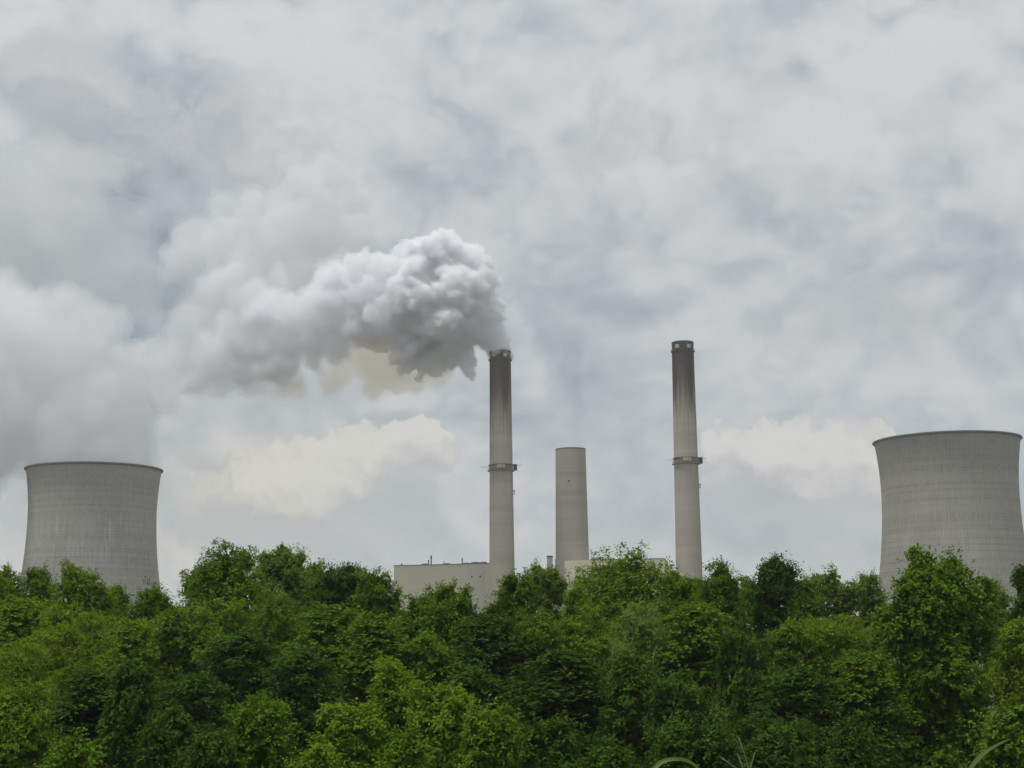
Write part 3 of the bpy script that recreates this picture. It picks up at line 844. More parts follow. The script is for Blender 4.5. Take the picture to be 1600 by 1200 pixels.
DRIFT = [
    (-174.3, 1067.0, 245.1, 15.96, 2),
    (-190.1, 1080.8, 259.8, 13.80, 2),
    (-199.9, 1072.5, 269.2, 12.13, 2),
    (-182.1, 1071.4, 268.8, 11.28, 2),
    (-170.8, 1069.6, 272.7, 8.84, 2),
    (-208.5, 1085.5, 249.7, 14.68, 2),
    (-197.0, 1073.2, 228.8, 16.05, 2),
    (-178.3, 1067.1, 222.9, 17.89, 2),
    (-217.6, 1065.9, 236.4, 13.62, 2),
    (-155.9, 1064.2, 208.8, 15.77, 2),
    (-204.1, 1066.6, 209.7, 16.72, 2),
    (-175.4, 1078.9, 200.6, 14.40, 2),
    (-221.8, 1067.4, 216.7, 14.40, 2),
    (-216.6, 1065.6, 196.4, 13.52, 2),
    (-196.5, 1074.8, 193.5, 11.18, 1),
    (-232.8, 1070.4, 197.5, 12.02, 2),
    (-239.6, 1083.4, 186.5, 11.34, 1),
    (-152.1, 1069.1, 196.4, 10.27, 1),
    (-225.1, 1075.5, 283.9, 12.25, 2),
    (-221.9, 1079.6, 298.7, 11.50, 2),
    (-202.7, 1073.2, 292.2, 13.02, 2),
    (-168.9, 1083.8, 290.1, 12.25, 2),
    (-149.8, 1074.5, 292.0, 13.74, 2),
    (-131.5, 1070.0, 295.1, 12.87, 2),
    (-144.9, 1073.4, 273.4, 12.06, 2),
    (-122.5, 1067.7, 305.8, 10.45, 1),
    (-105.4, 1073.9, 291.3, 9.65, 1),
    (-243.9, 1069.7, 210.7, 14.07, 2),
    (-122.1, 1080.7, 342.0, 9.84, 2),
    (-113.0, 1081.0, 323.4, 12.24, 2),
    (-132.4, 1075.0, 317.2, 14.62, 2),
    (-104.8, 1067.1, 300.9, 11.22, 2),
    (-147.1, 1069.4, 306.5, 15.34, 2),
    (-164.6, 1069.4, 297.6, 14.54, 2),
    (-182.3, 1069.0, 304.5, 13.78, 2),
    (-200.0, 1069.5, 298.0, 13.80, 2),
    (-220.3, 1083.0, 297.3, 14.83, 2),
    (-228.0, 1068.5, 277.6, 12.17, 2),
    (-91.7, 1069.0, 292.2, 8.80, 2),
    (-133.2, 1083.8, 294.3, 13.84, 2),
    (-129.2, 1075.9, 348.5, 9.01, 2),
    (-119.1, 1082.7, 334.7, 10.66, 2),
    (-141.3, 1073.2, 335.2, 12.23, 2),
    (-160.4, 1083.2, 324.5, 13.97, 2),
    (-179.7, 1077.8, 323.1, 12.30, 2),
    (-153.5, 1079.2, 351.2, 9.89, 1),
    (-200.1, 1079.4, 321.5, 12.35, 1),
]
HAZE = [
    (-99.8, 1045.0, 200.2, 10.25, 1),
    (-88.2, 1042.5, 203.9, 10.23, 1),
    (-83.1, 1043.4, 193.7, 9.36, 1),
    (-71.4, 1046.7, 189.8, 7.67, 1),
    (-59.5, 1046.5, 188.4, 6.39, 1),
    (-112.8, 1047.1, 194.2, 8.56, 1),
    (-122.2, 1044.3, 188.2, 6.83, 1),
    (-93.4, 1045.6, 184.7, 6.82, 1),
    (-140.2, 1046.1, 185.2, 6.00, 1),
    (-46.7, 1045.6, 192.0, 6.81, 1),
    (-54.4, 1046.0, 186.9, 5.10, 1),
    (-63.7, 1045.1, 185.2, 5.10, 1),
    (-76.4, 1045.5, 187.1, 5.96, 1),
    (-157.1, 1045.6, 181.9, 5.15, 1),
]
STEAM = [
    (-279.2, 1060.0, 133.2, 27.82, 2),
    (-298.3, 1056.4, 136.0, 20.70, 2),
    (-260.3, 1066.4, 136.8, 19.91, 2),
    (-280.5, 1068.3, 147.2, 24.06, 2),
    (-301.8, 1052.0, 147.4, 24.64, 2),
    (-256.4, 1066.4, 148.9, 17.93, 2),
    (-252.0, 1065.0, 155.2, 14.32, 2),
    (-266.9, 1062.8, 168.0, 21.94, 2),
    (-289.4, 1050.4, 168.5, 27.77, 2),
    (-264.2, 1065.8, 194.8, 19.26, 2),
    (-258.9, 1056.2, 208.3, 13.55, 2),
    (-282.9, 1067.4, 221.8, 21.08, 2),
    (-286.3, 1062.1, 232.7, 16.99, 2),
    (-303.9, 1054.4, 239.2, 16.97, 2),
    (-322.7, 1054.2, 226.1, 23.49, 2),
    (-302.9, 1063.3, 205.7, 32.38, 2),
    (-338.5, 1061.0, 243.2, 18.87, 2),
    (-346.8, 1066.7, 193.6, 36.87, 2),
    (-362.7, 1069.0, 238.6, 29.06, 2),
    (-357.5, 1052.3, 156.6, 36.36, 2),
    (-381.6, 1043.5, 189.8, 44.62, 1),
    (-329.8, 1070.2, 176.4, 32.64, 2),
    (-393.6, 1045.3, 242.5, 41.13, 1),
    (-442.3, 1074.8, 213.7, 55.29, 1),
    (-252.2, 1056.7, 182.1, 11.10, 2),
]
smoke = thing('smoke_plume', 'thick white billowing smoke blown leftward from the left tall chimney', 'smoke', (-7.63, 1040.00, 207.37), kind='stuff')
def smoke_part(name, me):
    me.transform(Matrix.Translation(-smoke.location)); return obj(name, me, smoke)
VX = 0.58
Fp, lo = billows(PLUME, VX, 3, 5)
Fp = roughen(blur(Fp, 1), VX, 31, ((9.0, 1.4), (4.5, 1.2), (2.2, 1.0), (1.2, 0.6)))
WH = (0.969, 0.971, 0.979)
smoke_part('billow', iso_mesh('billow', Fp, lo, VX, 0.0, smoke_mat('smoke_white', WH, 0.46, 0.45)))
smoke_part('veil', iso_mesh('veil', Fp[::2, ::2, ::2], lo, VX * 2, -1.5, smoke_mat('smoke_veil', WH, 0.045, 0.45)))
Fp, lo = billows(MIDDLE, 0.8, 3, 15)
Fp = roughen(blur(Fp, 1), 0.8, 38, ((10.0, 1.6), (5.0, 1.4), (2.5, 1.1)))
smoke_part('billow', iso_mesh('billow', Fp, lo, 0.8, 0.0, smoke_mat('smoke_loose', (0.965, 0.968, 0.977), 0.19, 0.45)))
Fm, lo = billows(SPREAD, 1.1, 3, 6); Fm = roughen(blur(Fm, 2), 1.1, 32, ((12.0, 2.0), (6.0, 1.3), (3.0, 0.8)))
for iso, dn in ((-0.6, 0.075), (1.4, 0.13)):
    smoke_part('spread', iso_mesh('spread', Fm, lo, 1.1, iso, smoke_mat('smoke_spread', (0.957, 0.961, 0.972), dn, 0.45)))
Fl, lo = billows(LOOSE, 1.4, 3, 7); Fl = roughen(blur(Fl, 2), 1.4, 39, ((14.0, 2.4), (7.0, 1.7), (3.5, 1.0)))
for iso, dn in ((-0.8, 0.028), (1.4, 0.055)):
    smoke_part('spread', iso_mesh('spread', Fl, lo, 1.4, iso, smoke_mat('smoke_thinning', (0.952, 0.956, 0.968), dn, 0.42)))
Fd, lo = billows(DRIFT, 1.8, 2, 8); Fd = roughen(blur(Fd, 2), 1.8, 33, ((16.0, 3.0), (8.0, 2.0), (4.0, 1.0)))
for iso, dn in ((-1.8, 0.016), (0.8, 0.036)):
    smoke_part('drift', iso_mesh('drift', Fd, lo, 1.8, iso, smoke_mat('smoke_drift', (0.944, 0.949, 0.962), dn, 0.40)))
Fh, lo = billows(HAZE, 1.6, 2, 9); Fh = roughen(blur(Fh, 3), 1.6, 34, ((14.0, 3.0), (7.0, 2.0), (3.5, 1.2)))
for iso, dn in ((-2.6, 0.012), (-0.8, 0.030)):
    smoke_part('brown_fume', iso_mesh('brown_fume', Fh, lo, 1.6, iso, smoke_mat('smoke_brown', (0.988, 0.895, 0.655), dn, 0.5)))
steam = thing('steam_cloud', 'soft grey steam rising out of the left cooling tower and drifting left', 'steam', (-279.17, 1060.00, 133.21), kind='stuff')
def steam_part(F_, lo_, vx, iso, dn, alb=(0.938, 0.943, 0.954)):
    me = iso_mesh('steam_billow', F_, lo_, vx, iso, smoke_mat('steam_white', alb, dn, 0.45))
    me.transform(Matrix.Translation(-steam.location)); obj('steam_billow', me, steam)
Fs, lo = billows(STEAM, 2.3, 3, 21); Fs = roughen(blur(Fs, 1), 2.3, 35, ((18.0, 2.5), (9.0, 1.8), (4.5, 1.2)))
for iso, dn in ((-0.6, 0.026), (2.0, 0.020)): steam_part(Fs, lo, 2.3, iso, dn)
Fs, lo = billows(FARSTEAM, 2.6, 2, 22); Fs = roughen(blur(Fs, 3), 2.6, 36, ((24.0, 4.0), (12.0, 2.5), (6.0, 1.5)))
for iso, dn in ((-2.0, 0.006), (1.6, 0.010)): steam_part(Fs, lo, 2.6, iso, dn, (0.905, 0.912, 0.925))

# ------------------------------------------------------------------ thin summer haze over the whole place
HAZE_TOP = max((o.matrix_world.translation.z if o.parent is None else o.parent.location.z) + max(c[2] for c in o.bound_box) for o in bpy.data.objects if o.type == 'MESH') + 6.0
hm, g, out = new_mat('haze_air')
hp_ = g.node('ShaderNodeVolumePrincipled'); hp_.inputs['Color'].default_value = rgb(0.97, 0.975, 0.985)
hp_.inputs['Density'].default_value = 0.0001; hp_.inputs['Anisotropy'].default_value = 0.0
g.l.new(hp_.outputs[0], out.inputs['Volume'])
tag(MB().box((0, 500, (HAZE_TOP - 10.0) / 2), (12200, 13200, HAZE_TOP + 10.0)).build('haze', hm), 'thin pale summer haze filling the air over the whole place', 'haze', kind='stuff')
print('HAZE_TOP', HAZE_TOP)

# ------------------------------------------------------------------ trees
STYLE = {
    #         leaf_l leaf_w clump up    droop twigs leaves jitter lobe  flat  base  shoot
    'maple':  (0.165, 0.115, 0.58, 0.70, 0.16, 9, 6, 0.34, 0.42, 0.85, 0.12, 1.55),
    'airy':   (0.16, 0.09, 0.55, 0.95, 0.08, 8, 6, 0.36, 0.28, 0.95, 0.16, 1.7),
    'spike':  (0.165, 0.10, 0.52, 1.15, 0.04, 9, 6, 0.32, 0.28, 1.20, 0.12, 1.7),
    'willow': (0.155, 0.068, 0.62, 0.70, 0.30, 11, 7, 0.34, 0.42, 0.80, 0.10, 1.7),
    'syc':    (0.20, 0.15, 0.55, 0.65, 0.12, 9, 6, 0.40, 0.20, 0.95, 0.04, 1.55),
    'vine':   (0.18, 0.125, 0.55, 0.35, 0.45, 9, 6, 0.40, 0.38, 1.05, 0.03, 1.6),
}
def nrm(a): return a / np.maximum(np.linalg.norm(a, axis=-1, keepdims=True), 1e-6)

def grow(rng, H, Wd, style, dens, peaks, basef):
    ll, lw, cr, up, droop, ntw, nlf, jit, lobe_f, flat_, _b, shoot = STYLE[style]
    hw = Wd / 2; zb = H * basef; ch = H - zb
    lobes = []
    R0 = max(0.85, min(hw * lobe_f * 1.4, 2.8))
    for (px, dz) in peaks:                                   # named heads of the crown
        r = R0 * rng.uniform(0.60, 0.80)
        x0, y0, z0 = px * hw, rng.uniform(-0.25, 0.25) * hw, H - dz - r * flat_ * 0.85 - cr * 0.9
        lobes.append((x0, y0, z0, r))
        for q in (1, 2):                                     # each head swells downward
            lobes.append((x0 * (1 - 0.15 * q) + rng.uniform(-.5, .5) * r, y0 + rng.uniform(-.5, .5) * r, z0 - r * flat_ * 1.0 * q, r * (1 + 0.22 * q)))
    n = int(np.clip((4.6 if style == 'syc' else 3.3) * ch * Wd / (R0 * R0 * 3.1), 12, 130 if style == 'syc' else 70))
    i = np.arange(n)
    t = (i + rng.uniform(0.1, 0.9, n)) / n
    phi = i * 2.39996 + rng.uniform(-0.5, 0.5, n)
    low = 0.95 if style == 'syc' else 0.80
    prof = np.where(t < 0.5, low + (1 - low) * np.sin(t * math.pi), np.sqrt(np.clip(1 - ((t - 0.45) / 0.60) ** 2, 0.02, 1)))
    if style == 'syc': prof = 1.02 - 0.78 * t ** 1.15
    rho = prof * np.sqrt(rng.uniform(0.04 if style == 'syc' else 0.16, 1.0, n)) * np.maximum(hw - R0 * 0.75, 0.15 * hw)
    rr = R0 * rng.uniform(0.50, 1.25, n) * (1.05 - 0.30 * t)
    top = max(p for p in [H - dz for (_, dz) in peaks])
    zz = zb + t * (top - zb - R0 * 1.35) + rng.uniform(-0.4, 0.4, n)
    for k in range(n): lobes.append((rho[k] * math.cos(phi[k]), rho[k] * math.sin(phi[k]), max(zz[k], zb), rr[k]))
    Lb = np.array(lobes)
    # leafy clumps over each lobe's surface, mostly its upper and outer side
    C, O, LI = [], [], []
    for k, (x, y, z, r) in enumerate(Lb):
        m = int(max(7, 3.9 * (r / cr) ** 2 * dens))
        d = rng.normal(size=(m * 2, 3)); d[:, 2] += 0.30
        hx = np.array((x, y, 0.0)); hx = hx / max(np.linalg.norm(hx), 0.3)
        d = nrm(nrm(d) + hx * 0.25); d = d[d[:, 2] > -0.55][:m]
        rad = r * rng.uniform(0.52, 1.08, len(d))
        rad = np.where(rng.random(len(d)) < 0.20, rad * rng.uniform(1.05, 1.40, len(d)), rad)     # stray sprays
        p = np.array((x, y, z)) + d * rad[:, None] * np.array((1, 1, flat_))
        C.append(p); O.append(d); LI.append(np.full(len(d), k))
    C = np.concatenate(C); O = np.concatenate(O); LI = np.concatenate(LI)
    inside = np.zeros(len(C), bool)                          # bare inside: nothing grows deep within a neighbouring lobe
    for k, (x, y, z, r) in enumerate(Lb):
        dd = np.linalg.norm((C - np.array((x, y, z))) / np.array((1, 1, flat_)), axis=1)
        inside |= (dd < r * 0.66) & (LI != k)
    far = (C[:, 1] > hw * 0.25) & (rng.random(len(C)) < 0.5)    # the far side of the wood is thinner
    inside |= far
    keep = ~inside | (rng.random(len(C)) < 0.10)
    C, O, LI = C[keep], O[keep], LI[keep]
    nc = len(C)
    cs = cr * rng.uniform(0.60, 1.30, nc)
    # twigs fan out from each clump like the ribs of a small dome
    ax = nrm(O * 0.75 + np.array((0, 0, up)) + rng.normal(size=(nc, 3)) * 0.15)
    td = nrm(ax[:, None, :] * 0.85 + nrm(rng.normal(size=(nc, ntw, 3))) * 0.95)
    tl = cs[:, None] * rng.uniform(0.75, 1.15, (nc, ntw))
    lead = (td * ax[:, None, :]).sum(-1) > 0.86              # the leading shoots stand out further
    tl = np.where(lead, tl * rng.uniform(1.0, shoot, (nc, ntw)), tl)
    ts = C[:, None, :] - ax[:, None, :] * (cs * 0.35)[:, None, None] + rng.normal(size=(nc, ntw, 3)) * cr * 0.10
    s = 0.38 + 0.62 * (np.arange(nlf) + 0.6) / nlf
    P = ts[:, :, None, :] + td[:, :, None, :] * (tl[:, :, None] * s)[..., None]
    P[..., 2] -= droop * tl[:, :, None] * s ** 2
    P = P + rng.normal(size=P.shape) * 0.045
    side = nrm(np.cross(td, rng.normal(size=td.shape)))
    sg = np.where(np.arange(nlf) % 2 == 0, 1.0, -1.0)
    A = nrm(td[:, :, None, :] * 0.60 + side[:, :, None, :] * sg[None, None, :, None] * 0.85 + rng.normal(size=P.shape) * 0.30 - np.array((0, 0, 0.15 + droop * 0.8)))
    N = nrm(rng.normal(size=P.shape) * jit + np.array((0, 0, 0.75)) + td[:, :, None, :] * 0.60 + O[:, None, None, :] * 0.40)
    Bv = nrm(np.cross(N, A)); N = np.cross(A, Bv)
    P = P.reshape(-1, 3); A = A.reshape(-1, 3); Bv = Bv.reshape(-1, 3); N = N.reshape(-1, 3)
    sz = rng.uniform(0.65, 1.30, len(P))[:, None]
    v0 = P; v2 = P + A * ll * sz - N * ll * 0.10 * sz
    mid = P + A * ll * 0.45 * sz
    v1 = mid + Bv * lw * 0.5 * sz + N * lw * 0.12 * sz; v3 = mid - Bv * lw * 0.5 * sz + N * lw * 0.12 * sz
    V = np.stack([v0, v1, v2, v3], 1).reshape(-1, 3)
    Q = np.arange(len(V)).reshape(-1, 4)
    lt = 0.08 * rng.normal(size=len(Lb))
    tint = 0.45 + 0.12 * rng.normal(size=len(P)) + np.repeat(0.13 * rng.normal(size=nc) + lt[LI], ntw * nlf)
    # this year's growth at the spray tips is lighter
    tint = np.clip(tint + np.tile(np.tile((s - 0.65) * 0.55, ntw), nc), 0, 1).astype(np.float32)
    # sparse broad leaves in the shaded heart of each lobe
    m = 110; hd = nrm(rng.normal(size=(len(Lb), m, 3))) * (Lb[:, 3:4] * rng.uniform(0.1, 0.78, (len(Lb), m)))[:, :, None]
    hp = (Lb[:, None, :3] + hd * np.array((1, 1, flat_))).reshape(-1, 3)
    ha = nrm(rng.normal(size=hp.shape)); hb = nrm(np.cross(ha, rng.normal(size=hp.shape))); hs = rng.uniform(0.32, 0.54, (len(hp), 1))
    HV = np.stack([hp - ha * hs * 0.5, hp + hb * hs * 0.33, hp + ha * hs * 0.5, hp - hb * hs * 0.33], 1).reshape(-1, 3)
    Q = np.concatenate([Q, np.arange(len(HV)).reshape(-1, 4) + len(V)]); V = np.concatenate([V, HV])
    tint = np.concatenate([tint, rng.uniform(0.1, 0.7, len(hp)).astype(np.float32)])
    return Lb, C, LI, V, Q, tint

def trunk_mesh(rng, H, Wd, Lb, C, LI, basef):
    b = MB(); r0 = 0.10 + 0.013 * H
    lean = rng.normal(size=2) * 0.035
    top = H * 0.74
    def axis(z): return Vector((lean[0] * z + 0.12 * math.sin(z * 0.5 + 1), lean[1] * z + 0.12 * math.cos(z * 0.43), z))
    zs = np.linspace(-0.6, top, 9)
    b.tube([axis(z) for z in zs], [max(0.03, r0 * (1 - 0.92 * max(z, 0) / top) * (1.25 if z < 0.3 else 1)) for z in zs], 8)
    for (x, y, z, r) in Lb:
        z0 = max(H * 0.12, z - (0.45 * math.hypot(x, y) + 0.9 + rng.uniform(0, 1.2)))
        z0 = min(z0, top * 0.97); p0 = axis(z0); p3 = Vector((x, y, z))
        p1 = p0.lerp(p3, 0.35) + Vector((0, 0, 0.12 * (p3 - p0).length)); p2 = p0.lerp(p3, 0.7) + Vector((rng.normal() * .15, rng.normal() * .15, 0.10 * (p3 - p0).length))
        rb = max(0.03, r0 * (1 - 0.9 * z0 / top) * 0.55)
        b.tube([p0, p1, p2, p3], [rb, rb * 0.72, rb * 0.45, rb * 0.22], 5, cap=False)
    V = np.array(b.v); F3 = []
    me_v = [V]; me_q = [np.array([f for f in b.f if len(f) == 4])]
    off = len(V)
    # twig cones from each lobe's heart to its clumps
    P0 = Lb[LI, :3]; P1 = C; d = nrm(P1 - P0); a = nrm(np.cross(d, rng.normal(size=d.shape))); c = np.cross(d, a)
    rt = 0.022
    ring = [(1, 0), (-0.5, 0.866), (-0.5, -0.866)]
    base = [P0 + a * (rt * u) + c * (rt * w) for u, w in ring]; tip = [P1 + a * (0.006 * u) + c * (0.006 * w) for u, w in ring]
    tv = np.stack(base + tip, 1).reshape(-1, 3); k = np.arange(len(C))[:, None] * 6 + off
    qs = np.concatenate([k + np.array((0, 1, 4, 3)), k + np.array((1, 2, 5, 4)), k + np.array((2, 0, 3, 5))])
    me_v.append(tv); me_q.append(qs)
    return quads_mesh('trunk', np.concatenate(me_v), np.concatenate(me_q), M['bark'], True)

NLEAF = 0
POOL = {}
def tree(seed, name, label, x, y, ztop, width, style, hue, dens, peaks, group, share):
    global NLEAF
    rng = np.random.default_rng(seed)
    gz = ground_z(x, y); H = ztop - gz
    t = thing(name, label, 'bush' if name == 'bush' else 'tree', (x, y, gz), 0.0, group)
    pool = POOL.setdefault((style, name), [])
    if share and len(pool) >= 2:                             # same growth as an earlier one, turned and stretched, own foliage colour
        cm, tm, H0, W0 = pool[seed % len(pool)]
        cr_ = obj('crown', cm, t); tr_ = obj('trunk', tm, t)
        for o in (cr_, tr_):
            o.scale = (width / W0 * 1.06, width / W0 * 1.06, H / H0); o.rotation_euler = (0, 0, rng.uniform(-0.7, 0.7))
    else:
        basef = max(0.04, min(0.48, (y - 66.0) * 0.0105)) if style != 'syc' else 0.03
        Lb, C, LI, V, Q, tint = grow(rng, H, width, style, dens, peaks, basef)
        cm = quads_mesh('crown', V, Q, LEAVES[hue])
        cm.attributes.new('tint', 'FLOAT', 'FACE').data.foreach_set('value', tint)
        tm = trunk_mesh(rng, H, width, Lb, C, LI, basef)
        cr_ = obj('crown', cm, t); obj('trunk', tm, t)
        if share: pool.append((cm, tm, H, width))
        NLEAF += len(Q)
    cr_.material_slots[0].link = 'OBJECT'; cr_.material_slots[0].material = LEAVES[hue]
    return t
